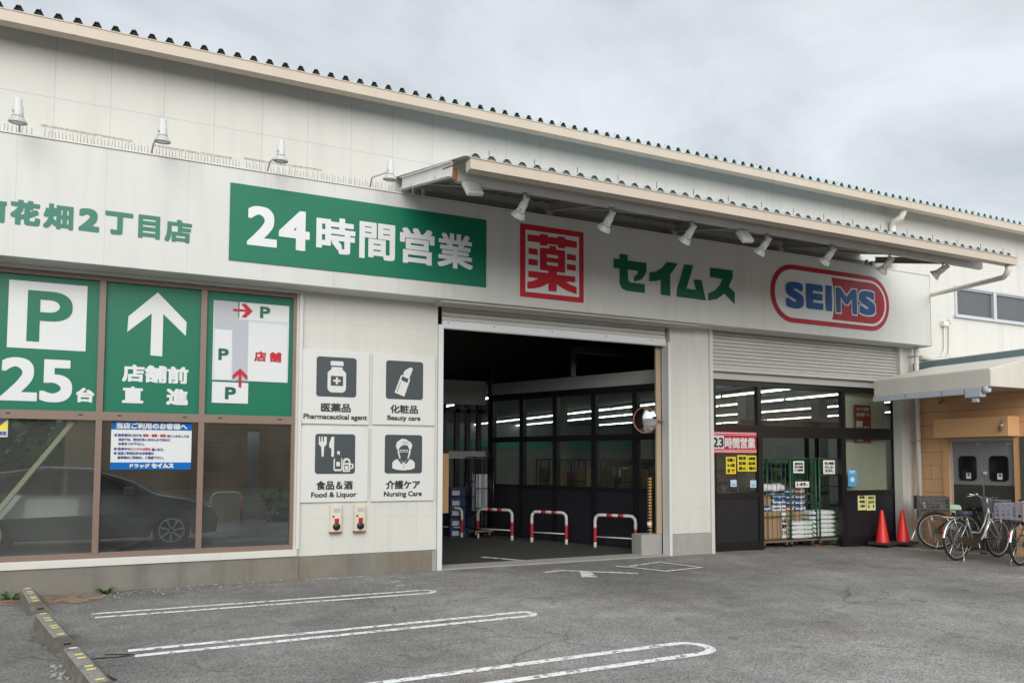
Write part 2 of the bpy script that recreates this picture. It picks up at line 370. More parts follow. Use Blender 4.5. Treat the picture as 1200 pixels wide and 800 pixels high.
def solo(o, label, cat, group=None, kind=None):
    """a thing that is one mesh built in world coordinates: move its origin to its base"""
    me = o.data; n = len(me.vertices); co = np.empty(n*3); me.vertices.foreach_get('co', co); co = co.reshape(-1, 3)
    b = Vector(((co[:, 0].min()+co[:, 0].max())/2, (co[:, 1].min()+co[:, 1].max())/2, co[:, 2].min()))
    me.transform(Matrix.Translation(-b)); o.location = b
    return tag(o, label, cat, group, kind)
def kids(o): return [c for c in bpy.data.objects if c.parent is o]
def dup(root, loc, rz=0, label=None, group=None):
    def cp(o, par):
        c = o.copy(); COL.objects.link(c)
        if par is not None: c.parent = par
        for k in kids(o): cp(k, c)
        return c
    r = cp(root, None); r.location = loc; r.rotation_euler = (0, 0, rz)
    if label: r['label'] = label
    if group: r['group'] = group
    return r
def structure(o): o['kind'] = 'structure'; return o

# text -> flat lettering mesh in the XZ plane facing -Y, fitted to a rectangle
def lettering(name, s, r, Y, mat, parent, bold=.0, keep=False, align='c', depth=.0025, plane='Y', shear=0.):
    x0, x1, z0, z1 = r
    c = bpy.data.curves.new('lettering', 'FONT'); c.body = s; c.shear = shear; c.resolution_u = 8
    o = bpy.data.objects.new('lettering', c); COL.objects.link(o); bpy.context.view_layer.update()
    me = bpy.data.meshes.new_from_object(o.evaluated_get(bpy.context.evaluated_depsgraph_get()))
    bpy.data.objects.remove(o); bpy.data.curves.remove(c)
    n = len(me.vertices); co = np.empty(n*3); me.vertices.foreach_get('co', co); co = co.reshape(-1, 3)[:, :2]
    tris = [tuple(p.vertices) for p in me.polygons]; bpy.data.meshes.remove(me)
    lo, hi = co.min(0), co.max(0); em = (hi-lo)[1]
    sx, sz = (x1-x0)/((hi-lo)[0]), (z1-z0)/((hi-lo)[1])
    b = bold
    if b:                                          # thicken: shifted copies, shrunk so that the whole still fits
        sx = (x1-x0-2*b)/((hi-lo)[0]); sz = (z1-z0-2*b)/((hi-lo)[1])
    P = np.stack([(x0+b)+(co[:, 0]-lo[0])*sx, (z0+b)+(co[:, 1]-lo[1])*sz], 1)
    sh = [(0, 0)]
    if b:
        for q, nn in ((1., 16), (.5, 8)): sh += [(b*q*math.cos(2*math.pi*(k+.5)/nn), b*q*math.sin(2*math.pi*(k+.5)/nn)) for k in range(nn)]
        sh += [(b*.92*i, b*.92*j) for i in (-1, 1) for j in (-1, 1)]
    V, F = [], []
    for i, (dx, dz) in enumerate(sh):
        o0 = len(V); y = Y-depth-i*.00012
        V += [(p[0]+dx, y, p[1]+dz) for p in P]; F += [tuple(v+o0 for v in t) for t in tris]
    m = bpy.data.meshes.new(name)
    off = Vector((0, 0, 0)); q = parent
    while q is not None: off += q.location; q = q.parent
    m.from_pydata([Vector(v)-off for v in V], [], F); m.materials.append(M[mat])
    ob = bpy.data.objects.new(name, m); COL.objects.link(ob); ob.parent = parent
    return ob
def flat(name, polys, Y, mat, parent, depth=.003):
    """flat shapes cut from film: polygons in XZ"""
    mb = MB()
    for p in polys: mb.prism(p, Y-depth, Y)
    return mb.build(name, mat, parent)
def rrect(x0, x1, z0, z1, r, n=6):
    pts = []
    for cx, cz, a0 in ((x1-r, z1-r, 0), (x0+r, z1-r, 90), (x0+r, z0+r, 180), (x1-r, z0+r, 270)):
        for k in range(n+1):
            a = R_(a0+90*k/n); pts.append((cx+r*math.cos(a), cz+r*math.sin(a)))
    return pts
def disc(cx, cz, r, n=20, rz=None): return [(cx+r*math.cos(2*math.pi*k/n), cz+(rz or r)*math.sin(2*math.pi*k/n)) for k in range(n)]
def box4(r): return [(r[0], r[2]), (r[1], r[2]), (r[1], r[3]), (r[0], r[3])]

# ================================================================== GROUND
def asphalt():
    m = bpy.data.materials.new('asphalt'); m.use_nodes = True; t = m.node_tree; t.nodes.clear(); L = t.links.new
    pos = t.nodes.new('ShaderNodeNewGeometry').outputs['Position']
    def noise(s, d=5, r=.6):
        n = t.nodes.new('ShaderNodeTexNoise'); n.inputs['Scale'].default_value = s; n.inputs['Detail'].default_value = d; n.inputs['Roughness'].default_value = r; L(pos, n.inputs['Vector']); return n.outputs['Fac']
    def mr(f, a, b, c, d, sm=False):
        n = t.nodes.new('ShaderNodeMapRange'); L(f, n.inputs[0])
        if sm: n.interpolation_type = 'SMOOTHSTEP'
        for i, v in enumerate((a, b, c, d)): n.inputs[i+1].default_value = v
        return n.outputs[0]
    def mul(c, f):
        n = t.nodes.new('ShaderNodeVectorMath'); n.operation = 'SCALE'; L(c, n.inputs[0]); L(f, n.inputs[3]); return n.outputs[0]
    base = t.nodes.new('ShaderNodeRGB'); base.outputs[0].default_value = (.255, .247, .234, 1); c = base.outputs[0]
    v = t.nodes.new('ShaderNodeTexVoronoi'); v.inputs['Scale'].default_value = 85; L(pos, v.inputs['Vector'])
    s = t.nodes.new('ShaderNodeSeparateColor'); L(v.outputs['Color'], s.inputs[0])
    c = mul(c, mr(s.outputs[0], .0, 1, .55, 1.45))
    # pale stones showing here and there
    gt = t.nodes.new('ShaderNodeMath'); gt.operation = 'GREATER_THAN'; gt.inputs[1].default_value = .93; L(s.outputs[1], gt.inputs[0])
    mm = t.nodes.new('ShaderNodeMath'); mm.operation = 'MULTIPLY'; L(gt.outputs[0], mm.inputs[0]); L(mr(noise(.9, 3), .42, .62, .1, 1.), mm.inputs[1])
    mx = t.nodes.new('ShaderNodeMix'); mx.data_type = 'RGBA'; L(mm.outputs[0], mx.inputs[0]); L(c, mx.inputs[6]); mx.inputs[7].default_value = (.30, .29, .27, 1); c = mx.outputs[2]
    c = mul(c, mr(noise(.42, 7, .62), .32, .68, .66, 1.22)); c = mul(c, mr(noise(2.6, 6, .72), .35, .65, .84, 1.12)); c = mul(c, mr(noise(.16, 3), .35, .65, .86, 1.1))
    sx_ = t.nodes.new('ShaderNodeSeparateXYZ'); L(pos, sx_.inputs[0])      # tyre-dark, dirty bays by the window wall
    c = mul(c, mr(sx_.outputs[0], -1.5, 5.5, .74, 1., True))
    dk = t.nodes.new('ShaderNodeTexNoise'); dk.inputs['Scale'].default_value = 3.1; dk.inputs['Detail'].default_value = 2; L(pos, dk.inputs['Vector'])
    c = mul(c, mr(dk.outputs['Fac'], .66, .74, 1., .70, True))                # old oil drips
    wv = t.nodes.new('ShaderNodeTexNoise'); wv.inputs['Scale'].default_value = 1.3; wv.inputs['Detail'].default_value = 6; L(pos, wv.inputs['Vector'])
    vm = t.nodes.new('ShaderNodeVectorMath'); vm.operation = 'MULTIPLY_ADD'; vm.inputs[1].default_value = (.9, .9, 0); L(wv.outputs['Color'], vm.inputs[0]); L(pos, vm.inputs[2])
    vc = t.nodes.new('ShaderNodeTexVoronoi'); vc.feature = 'DISTANCE_TO_EDGE'; vc.inputs['Scale'].default_value = .42; L(vm.outputs[0], vc.inputs['Vector'])
    ck = t.nodes.new('ShaderNodeMath'); ck.operation = 'MAXIMUM'; L(mr(vc.outputs['Distance'], .002, .006, .66, 1.), ck.inputs[0]); L(mr(noise(.5, 2), .50, .56, 1., 0.), ck.inputs[1])
    c = mul(c, ck.outputs[0])                                                 # hairline cracks here and there
    # brownish dirt
    mx = t.nodes.new('ShaderNodeMix'); mx.data_type = 'RGBA'; L(mr(noise(.62, 6, .68), .50, .72, 0, .55, True), mx.inputs[0]); L(c, mx.inputs[6]); mx.inputs[7].default_value = (.155, .125, .095, 1); c = mx.outputs[2]
    b = t.nodes.new('ShaderNodeBsdfPrincipled'); L(c, b.inputs['Base Color']); b.inputs['Roughness'].default_value = .88; b.inputs['Specular IOR Level'].default_value = .3
    bn = t.nodes.new('ShaderNodeBump'); bn.inputs['Strength'].default_value = .5; bn.inputs['Distance'].default_value = .006
    L(v.outputs['Distance'], bn.inputs['Height']); L(bn.outputs[0], b.inputs['Normal'])
    o = t.nodes.new('ShaderNodeOutputMaterial'); L(b.outputs[0], o.inputs[0]); return m
M['asphalt'] = asphalt()
mb = MB(); xs = [-160, -60, -20] + [i*.5 for i in range(-20, 41)] + [24, 40, 80, 160]; ys = [-160, -60, -20, 0, 5, 10.5, 30, 80, 200]
grid = [[mb.bm.verts.new((x, y, gz(x))) for x in xs] for y in ys]
for a in range(len(ys)-1):
    for b in range(len(xs)-1): mb.bm.faces.new((grid[a][b], grid[a][b+1], grid[a+1][b+1], grid[a+1][b]))
structure(mb.build('ground', 'asphalt'))

def stroke(mb, pts, w, z=.004, closed=False):
    P = [Vector((p[0], p[1], 0)) for p in pts]; n = len(P); A, B = [], []
    for i in range(n):
        d = (P[min(i+1, n-1)]-P[max(i-1, 0)]) if not closed else P[(i+1) % n]-P[i-1]
        d.normalize(); nn = Vector((-d.y, d.x, 0))*w/2
        A.append(P[i]+nn); B.append(P[i]-nn)
    for i in range(n if closed else n-1):
        j = (i+1) % n
        mb.face([Vector((q.x, q.y, gz(q.x)+z)) for q in (A[i], B[i], B[j], A[j])])
def hairpin(l1, l2, tip, w, name='parking_line', mat='wpaint', r=None):
    """two strokes from the open left end joined by a round right end; all ground points"""
    l1, l2, tip = Vector(l1), Vector(l2), Vector(tip); d = ((tip-l1)+(tip-l2)).normalized(); n = Vector((-d.y, d.x, 0))
    h = abs((l1-l2).dot(n))/2; mid = (l1+l2)/2; c = tip-d*h
    pts = [l1]+[l1+(c+n*h-l1)*k/8 for k in range(1, 9)]
    for k in range(1, 10): a = math.pi/2-math.pi*k/10; pts.append(c+d*math.cos(a)*h+n*math.sin(a)*h)
    pts += [c-n*h+(l2-c+n*h)*k/8 for k in range(0, 9)]
    mb = MB(); stroke(mb, pts, w); return structure(mb.build(name, mat))
hairpin(G(107, 719.3), G(111, 723.6), G(508, 692.5), .07)
hairpin(G(150, 762.5), G(158, 768.5), G(624, 718.5), .085)
t3 = G(827, 757); d3 = (G(500, 792.8)-G(784, 755)).normalized()
a3 = G(784, 755); b3 = G(790, 770)
hairpin(a3+d3*3.4, b3+d3*3.4, t3, .088)
mb = MB()
for pa in ([(357, 679), (395, 677), (432, 675)], [(452, 683), (468, 680.5)], [(464, 686), (482, 685)]):
    stroke(mb, [G(*q) for q in pa], .09)
structure(mb.build('road_marking', 'wpaint2'))
mb = MB()                                           # faded arrow and box in front of the garage mouth
stroke(mb, [G(*q) for q in ((638, 670.5), (656, 668.3), (680, 669), (748, 671.8))], .09)
q = [G(*q) for q in ((679, 669.5), (692, 670), (700, 676.5), (682, 676.5))]; mb.face([Vector((v.x, v.y, gz(v.x)+.008)) for v in q])
stroke(mb, [G(*q) for q in ((722, 663.8), (742, 665.5), (780, 669.8), (822, 665.3), (772, 659.2), (738, 664))], .085, .012)
structure(mb.build('road_marking', 'wpaint'))
mb = MB(); stroke(mb, [G(*q) for q in ((565, 652.5), (600, 655.5), (634, 658.2))], .10); structure(mb.build('road_marking', 'wpaint'))
mb = MB(); stroke(mb, [G(*q) for q in ((1064, 643.2), (1100, 645.2), (1150, 648.3), (1235, 653.5))], .13); structure(mb.build('kerb_line', 'ypaint'))
mb = MB(); stroke(mb, [G(*q) for q in ((1094, 666.5), (1112, 666.3), (1132, 666.6))], .08); stroke(mb, [G(*q) for q in ((1176, 675), (1205, 677))], .08); structure(mb.build('road_marking', 'wpaint2'))
# drift of sandy silt washed along the plinth
mb = MB(); rng = random.Random(3)
up = [G(-30, 702)]+[G(x, y) for x, y in ((0, 698.5), (30, 698.5), (60, 698), (90, 697.2), (110, 697), (128, 697.5))]
dn = [G(-30, 712)]+[G(x, y) for x, y in ((0, 709.5), (30, 708.5), (60, 707.5), (90, 706.8), (110, 703.5), (128, 698.5))]
for i in range(len(up)-1): mb.face([Vector((v.x, v.y, .005)) for v in (dn[i], dn[i+1], up[i+1], up[i])])
structure(mb.build('road_silt', paintmat('silt', (.26, .175, .105), .46, 5)))
mb = MB()                                           # crumbled flakes of old paint lying by the wall
for i in range(150):
    x = rng.uniform(95, 330); y = 697-(x-95)*.085+abs(rng.gauss(0, 3.5))+1
    p = G(x, y); r = rng.uniform(.004, .018); a = rng.random()*6.3
    mb.face([Vector((p.x+math.cos(a+k*1.57+rng.uniform(-.3, .3))*r, p.y+math.sin(a+k*1.57)*r, .009+rng.uniform(0, .003))) for k in range(4)])
o = mb.build('paint_flakes', 'white'); solo(o, 'pale crumbs of flaked paint scattered along the foot of the concrete plinth', 'paint flakes', kind='stuff')
mb = MB()                                           # open cracks sealed with tar
for pa in ([(100, 773), (118, 771), (135, 770), (152, 768)], [(122, 767), (140, 766.5), (157, 767)], [(112, 795), (124, 791), (136, 797)]):
    stroke(mb, [G(*q) for q in pa], .025, .0055)
structure(mb.build('road_crack', 'rubber'))

# ================================================================== STORE BUILDING
XL, XR, XC = -9., 23., 13.85
store = thing('store_building', 'long cream panelled store building with a wide signboard band and corrugated roof', 'building', (2, D, 0))
T = .2
each('wall', 'wall_low', store, [(XL, -3.1, D, D+T, 0, 3.98), (-3.1, 1.549, D, D+T, 3.86, 3.98), (1.55, 3.58, D, D+T, .30, 3.98), (7.76, 8.59, D, D+T, .36, 3.98), (13.52, XC, D, D+T, -.1, 3.98)])
mb = MB(); mb.box(XL, XC, D, D+T, 3.982, 6.84)
mb.box(XC, XR, D, D+T, 5.355, 6.84); mb.box(XC, 15.18, D, D+T, 4.66, 5.353); mb.box(XC, XR, D, D+T, -.1, 4.658); mb.box(19.1, XR, D, D+T, 4.66, 5.353)
mb.build('upper_wall', 'wall', store)
mb = MB(); mb.box(XL, 1.62, D-.055, D+T-.01, -.1, .305); mb.box(1.622, 3.50, D-.03, D+T-.01, -.1, .295); mb.build('plinth', 'plinth', store)
each('plinth', 'concrete', store, [(7.765, 8.585, D-.012, D+T-.01, -.1, .355), (3.505, 3.578, D-.028, D+.1, -.1, .29)])
mb = MB(); mb.box(XL, 1.60, D-.075, D-.002, .31, .40); mb.build('sill', 'trim', store, bevel=.006)
mb = MB(); mb.box(-3.4, 1.63, D-.06, D-.002, 3.862, 3.897); mb.box(1.585, 1.63, D-.045, D-.002, .402, 3.86); mb.build('window_trim', 'trim', store)
# fascia (signboard band)
mb = MB(); mb.box(XL, 13.83, FY, D-.003, 3.90, 5.32); fas = mb.build('fascia', 'fascia', store, bevel=.008)
mb = MB(); mb.box(XL, 13.84, FY-.012, FY+.03, 5.322, 5.34); mb.box(13.832, 13.845, FY-.006, D-.01, 3.895, 5.32); mb.build('fascia_edge_strip', 'trim', store)
# roof: corrugated sheet with beige eave gutter
mb = MB(); P0 = .199; GY0 = D-.45; ZG0, ZG1 = PY(0, 22.8, GY0).z, PY(0, 9.8, GY0).z
def corrug(mb, x0, x1, y0, z0, y1, z1, per, h, off=0.):
    n = int((x1-x0)/per); prof = []
    for i in range(n):
        a = x0+off+i*per; prof += [(a, 0), (a+per*.37, 0), (a+per*.57, h), (a+per*.79, h)]
    prof.append((x0+off+n*per, 0))
    A = [mb.bm.verts.new((x, y0, z0+z)) for x, z in prof]; B = [mb.bm.verts.new((x, y1, z1+z)) for x, z in prof]
    for i in range(len(prof)-1): mb.bm.faces.new((A[i], A[i+1], B[i+1], B[i]))
    return n
corrug(mb, XL, XR, GY0+.02, ZG1+.012, GY0+3.4, ZG1+1.0, P0, .084)
mb.mi = 1
for i in range(int((XR-XL)/P0)):
    a = XL+i*P0; mb.prism([(a+P0*.38, ZG1+.017), (a+P0*.57, ZG1+.099), (a+P0*.79, ZG1+.099), (a+P0*.99, ZG1+.017)], GY0+.05, GY0+.07)
mb.mi = 2
for i in range(2, int((XR-XL)/P0), 5): mb.tube([(XL+i*P0+P0*.7, GY0+.12, ZG1+.09), (XL+i*P0+P0*.7, GY0+.12, ZG1+.16)], .0045, 5)
mb.build('roof', ['roof', 'darkfoam', 'rubber2'], store)
mb = MB(); mb.box(XL, XR, GY0, GY0+.022, ZG0, ZG1); mb.box(XL, XR, GY0+.023, GY0+.14, ZG0, ZG0+.02); mb.box(XL, XR, GY0-.008, GY0+.024, ZG1+.001, ZG1+.013)
for x in np.arange(XL+.6, XR, 3.62): mb.box(x, x+.05, GY0-.003, GY0-.0005, ZG0+.001, ZG1-.001)
mb.build('gutter', 'gutter', store)
mb = MB(); mb.hexa([(XL, GY0+.145, ZG1-.03), (XR, GY0+.145, ZG1-.03), (XR, D+.02, ZG1+.09), (XL, D+.02, ZG1+.09), (XL, GY0+.145, ZG1-.02), (XR, GY0+.145, ZG1-.02), (XR, D+.02, ZG1+.10), (XL, D+.02, ZG1+.10)]); mb.build('eave_soffit', 'deck', store)
# shell behind: floors, ceilings and back walls that are seen through the openings
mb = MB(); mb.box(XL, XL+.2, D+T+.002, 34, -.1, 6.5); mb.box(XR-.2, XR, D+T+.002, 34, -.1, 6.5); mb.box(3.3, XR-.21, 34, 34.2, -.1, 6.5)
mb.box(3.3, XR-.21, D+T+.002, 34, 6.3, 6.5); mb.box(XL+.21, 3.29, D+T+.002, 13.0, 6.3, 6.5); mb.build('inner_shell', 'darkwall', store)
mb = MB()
mb.box(XL+.21, 3.28, D+T+.002, 13.0, 4.25, 4.35); mb.box(XL+.21, 3.28, 12.9, 13.0, 4.352, 6.28)                 # room behind the shop windows; ceiling cut short, open court added to daylight it
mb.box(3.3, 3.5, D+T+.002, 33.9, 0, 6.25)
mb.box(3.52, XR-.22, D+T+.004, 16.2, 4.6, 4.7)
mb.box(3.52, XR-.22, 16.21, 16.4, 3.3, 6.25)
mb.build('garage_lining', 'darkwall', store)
dx0, dx1 = PY(289, 560, 21.2).x, PY(304, 560, 21.2).x
mb = MB(); mb.box(XL+.21, -7.6, 21.2, 21.4, 0, 3.3); mb.box(-7.6, -2.3, 21.2, 21.4, 2.6, 3.3); mb.box(-2.3, dx0, 21.2, 21.4, 0, 3.3); mb.box(dx0, dx1, 21.2, 21.4, 2.35, 3.3); mb.box(dx1, 3.28, 21.2, 21.4, 0, 3.3)
mb.build('back_wall', 'brownwall', store)  # kept low, with a wide opening added at left, to let light in
mb = MB(); mb.box(-9, 3.2, 21.42, 21.44, -.05, .002); mb.build('door_step', 'concrete', store)
# dark portal frames high in the garage
each('portal_frame', 'black', store, [(6.30, 6.42, 14.86, 14.98, 0, 3.6), (6.422, 11.5, 14.86, 14.98, 3.49, 3.6), (6.62, 6.72, 11.85, 11.95, 3.12, 3.56), (6.62, 9.6, 11.85, 11.95, 3.565, 3.68)])
mb = MB(); mb.box(3.52, 8.55, D+.425, 15.0, -.02, .0035); mb.box(3.52, 7.0, 15.002, 16.2, -.02, .0035); mb.build('garage_floor', pmat('shade_dark_floor', (.055, .054, .052), .7, var=.25, vs=1.2, bump=.2, bs=80), store)  # floor colour darkened to stand in for the deep shade of the garage
# store interior
mb = MB(); mb.box(8.3, XR-.22, 11.2, 33.9, 3.24, 3.29); mb.box(5.0, 8.29, 15.3, 33.9, 3.24, 3.29); mb.build('store_ceiling', 'storeceil', store)
mb = MB(); mb.box(8.62, XR-.22, D+.02, 33.9, -.068, -.0655); mb.build('store_floor', 'storefloor', store)
mb = MB(); mb.box(8.4, XR-.22, 30, 30.2, 0, 3.2); mb.box(XR-.6, XR-.4, 11, 30, 0, 3.2); mb.build('store_wall', 'storewall', store)
mb = MB(); mb.box(8.4, XR-.7, 29.95, 29.99, 2.1, 2.5); mb.build('wall_stripe', pmat('turquoise_stripe', (.10, .42, .34), .6), store)
each('column', 'storewall', store, [(X, X+.3, Y, Y+.3, -.06, 3.235) for X, Y in ((12.8, 14.2), (12.8, 18.5), (16., 14.9), (16., 19.5), (10.2, 19))])
# window frames on the left
WX = [-3.1, -1.94, -.78, .38, 1.55]
mb = MB()
for i, x in enumerate(WX): mb.box(x-.035 if 0 < i < 4 else (x if i == 0 else x-.045), x+.035 if 0 < i < 4 else (x+.045 if i == 0 else x), D-.015, D+.10, .46, 3.80)
mb.box(-3.1, 1.55, D-.012, D+.10, 3.802, 3.858); mb.box(-3.1, 1.55, D-.012, D+.10, .402, .458)
mb.box(-3.1, 1.55, D-.018, D+.095, 2.075, 2.18)
wf = mb.build('window', 'brown', store)
for i in range(4):
    mb = MB(); mb.box(WX[i]+.036, WX[i+1]-.036, D+.05, D+.056, .459, 2.074); mb.build('pane', 'glasswire' if i < 2 else 'glassdark', wf)
each('drain_cap', 'black', wf, [(x, x+.045, D-.022, D-.019, 2.13, 2.145) for i in range(4) for x in (WX[i]+.20, WX[i+1]-.22)])
# garage mouth: guide rails, roller shutter
each('shutter_rail', 'white', store, [(3.585, 3.66, D-.04, D+.16, 0, 3.60), (7.70, 7.755, D-.04, D+.16, 0, 3.62)], .004)
mb = MB()
def slats(mb, x0, x1, z0, z1, y, p=.075):
    n = int(round((z1-z0)/p)); p = (z1-z0)/n
    for i in range(n):
        z = z0+i*p; mb.hexa([(x0, y-.018, z+.006), (x1, y-.018, z+.006), (x1, y+.012, z), (x0, y+.012, z), (x0, y-.018, z+p*.6), (x1, y-.018, z+p*.6), (x1, y+.012, z+p), (x0, y+.012, z+p)])
slats(mb, 3.662, 7.698, 3.68, 3.975, D+.06); sh = mb.build('garage_shutter', 'shutter', store)
mb = MB(); mb.box(3.662, 7.698, D+.025, D+.085, 3.555, 3.678); mb.box(3.662, 7.698, D+.015, D+.024, 3.565, 3.585)
mb.build('bottom_bar', 'shutterbar', sh, bevel=.004)
mb = MB()
for x in (3.75, 4.5, 5.5, 6.5, 7.4): mb.lathe([(.010, 0), (.010, .008)], (x, D+.025, 3.64), (0, -1, 0), 8)
mb.build('rivet', 'ink', sh)
mb = MB(); mb.box(3.50, 8.10, FY+.06, D-.004, 3.868, 3.899); mb.build('shutter_case', 'soffit', store)
mb = MB(); mb.box(7.60, 7.70, D+.18, D+.22, 0.352, 3.56); mb.build('door_jamb', 'jambtan', store)
mb = MB(); mb.box(7.28, 7.70, D+.18, D+.48, 0, .35); mb.build('jamb_footing', 'concrete', store, bevel=.01)
mb = MB(); mb.box(3.66, 7.70, D-.02, D+.42, -.05, .012); mb.build('threshold', pmat('worn_threshold', (.36, .35, .33), .85, var=.2, vs=5), store)
# entrance: roller shutter half down, black shop front
each('shutter_rail', 'trim', store, [(8.592, 8.66, D-.035, D+.16, -.05, 3.97), (13.41, 13.52, D-.035, D+.16, -.1, 3.97)], .004)
mb = MB(); slats(mb, 8.662, 13.408, 3.25, 3.97, D+.06, .066); sh = mb.build('entrance_shutter', 'shutter', store)
mb = MB(); mb.box(8.662, 13.408, D+.03, D+.08, 3.19, 3.248); mb.build('bottom_bar', 'shutter', sh)
mb = MB(); mb.box(8.662, 13.408, D+.12, D+.3, 3.06, 3.20); mb.build('shutter_pocket', 'deck', store)
EY = D+.22                                         # plane of the shop front
def ex(px): return PY(px, 560, EY).x
x_a, x_b, x_c, x_d = ex(833.5), ex(888), ex(989), ex(1051)
xm1, xm2 = ex(887), ex(985)
z0, zt0, zt1, zg0 = -.07, PY(887, 500, EY).z, PY(887, 512, EY).z, PY(860, 577, EY).z
ztop = 3.06
mb = MB(); fr = .07
mb.box(x_a, x_d, EY-.05, EY+.05, ztop-.10, ztop)                       # head
mb.box(x_a, x_d, EY-.05, EY+.05, zt1-.0, zt0+.03)                      # transom
for x, za in ((x_a, z0), (xm1, zt0+.031), (xm2+.03, zt0+.031), (x_d-.09, z0)): mb.box(x, x+.09, EY-.045, EY+.045, za if za > 0 else z0, (ztop-.101) if za > 0 else zt1-.001)
for x in (x_a, x_d-.09): mb.box(x, x+.09, EY-.044, EY+.044, zt0+.031, ztop-.101)
mb.box(xm1, xm1+.10, EY-.055, EY+.05, z0, zt1-.001); mb.box(xm2-.02, xm2+.10, EY-.055, EY+.05, z0, zt1-.001)
mb.box(x_a+.091, xm1-.001, EY-.05, EY+.05, zg0-.10, zg0); mb.box(xm2+.101, x_d-.091, EY-.05, EY+.05, zg0-.10, zg0)
mb.box(x_a+.091, xm1-.001, EY-.05, EY+.05, z0, z0+.2); mb.box(xm2+.101, x_d-.091, EY-.05, EY+.05, z0, z0+.2)
ef = mb.build('shop_front', 'black', store)
each('kick_panel', 'blackpanel', ef, [(x_a+.091, xm1-.001, EY-.03, EY+.03, z0+.201, zg0-.101), (xm2+.101, x_d-.091, EY-.03, EY+.03, z0+.201, zg0-.101)])
for xx0, xx1, a, b in ((x_a+.091, xm1-.001, zg0+.001, zt1-.001), (xm2+.101, x_d-.091, zg0+.001, zt1-.001), (x_a+.091, xm1-.001, zt0+.031, ztop-.101), (xm1+.091, xm2+.029, zt0+.031, ztop-.101), (xm2+.121, x_d-.091, zt0+.031, ztop-.101)):
    mb = MB(); mb.box(xx0, xx1, EY-.004, EY+.004, a, b); mb.build('pane', 'glass', ef)
mb = MB(); mb.box(xm1+.3, xm2-.1, EY+.02, EY+.045, z0+.03, zt1-.05); mb.bm.free()
mb = MB(); mb.box(xm2+.12, 13.38, EY+.10, EY+.12, -.06, 3.05); mb.build('reflection_panel', pmat('reflection_cream', (.74, .68, .55), .7, var=.1), store)  # added cream panel standing in for the annex wall mirrored in the pane
# sliding leaf pushed behind the right pane: dark stile and glass
mb = MB(); xs1 = ex(955)
for px in (945, 957, 984): x = PY(px, 560, 12.0).x; mb.box(x, x+.07, 11.98, 12.04, z0, 2.35)
mb.box(PY(888, 560, 12.).x-.4, PY(984, 560, 12.).x+1.2, 11.98, 12.04, 2.351, 2.45)
mb.build('inner_door_frame', 'black', store)
# upper window on the right
mb = MB(); wx = [15.18, 16.50, 17.82, 19.10]
mb.box(15.18, 19.1, D-.03, D+.1, 5.315, 5.353); mb.box(15.14, 19.14, D-.06, D+.1, 4.662, 4.71)
for x in (15.18, 16.46, 17.78, 19.04): mb.box(x, x+.06 if x in (15.18, 19.04) else x+.10, D-.025, D+.1, 4.711, 5.314)
for i in range(3): mb.box(wx[i]+.07, wx[i+1]-.05, D+.0, D+.03, 4.712, 4.745); mb.box(wx[i]+.07, wx[i+1]-.05, D+.0, D+.03, 5.285, 5.313)
uw = mb.build('upper_window', 'alu', store)
for i in range(3):
    mb = MB(); mb.box(wx[i]+.062, wx[i+1]-.04, D+.035, D+.045, 4.712, 5.313); mb.build('pane', 'frost', uw)

# ================================================================== ENTRANCE CANOPY
CX0, CX1 = 2.90, 12.38
can = thing('entrance_canopy', 'steel framed canopy of corrugated sheet jutting out above the shop signboard', 'canopy', (7.6, FY, 4.8))
YB, YG = 8.0, 7.5                                  # outer beam, gutter
def czz(y): return 4.90+(y-YG)*.262                # deck height
mb = MB(); corrug(mb, CX0-.02, CX1+.06, YG+.03, czz(YG+.03)+.02, D+.06, czz(D+.07)+.02, .19, .046); mb.build('deck', 'deck', can)
mb = MB(); corrug(mb, CX0-.02, CX1+.06, YG+.03, czz(YG+.03)+.026, D+.06, czz(D+.07)+.026, .19, .046)
mb.mi = 1
for i in range(int((CX1-CX0+.08)/.19)):
    a = CX0-.02+i*.19; z = czz(YG+.05)+.022; mb.prism([(a+.19*.38, z), (a+.19*.57, z+.044), (a+.19*.79, z+.044), (a+.19*.99, z)], YG+.05, YG+.06)
mb.mi = 2
for i in range(1, 50, 3): mb.tube([(CX0+i*.19+.115, YG+.12, czz(YG+.12)+.07), (CX0+i*.19+.115, YG+.12, czz(YG+.12)+.15)], .004, 5)
mb.build('roof_sheet', [pmat('pale_blue_sheet', (.33, .43, .47), .45, var=.08), pmat('grey_ridge_end', (.17, .17, .16), .8, var=.2), 'rubber2'], can)
mb = MB(); mb.box(CX0+.03, CX1+.08, YG-.01, YG+.012, 4.785, 4.90); mb.box(CX0+.03, CX1+.08, YG+.014, YG+.13, 4.785, 4.80); mb.box(CX0+.03, CX0+.05, YG+.014, YG+.13, 4.802, 4.90); mb.box(CX1+.06, CX1+.08, YG+.014, YG+.13, 4.802, 4.90)
mb.box(CX0+.02, CX1+.09, YG-.02, YG+.012, 4.902, 4.912); mb.build('gutter', 'gutter', can)
def chan(mb, x0, x1, y, zb, h, fl=.07):            # channel beam along X, web outside
    mb.box(x0, x1, y, y+.012, zb, zb+h); mb.box(x0, x1, y+.0125, y+fl, zb, zb+.012); mb.box(x0, x1, y+.0125, y+fl, zb+h-.012, zb+h)
mb = MB(); chan(mb, CX0+.06, CX1, YB, 4.83, .13); mb.box(CX0+2.2, CX0+2.24, YB-.004, YB-.001, 4.832, 4.958); mb.box(7.4, 7.55, YB-.006, YB-.001, 4.835, 4.955); mb.build('outer_beam', 'steel', can)
mb = MB(); chan(mb, CX0+.06, CX1+.6, D-.16, 5.30, .22); mb.build('wall_beam', pmat('dark_wall_beam', (.26, .255, .235), .6, var=.1), can)
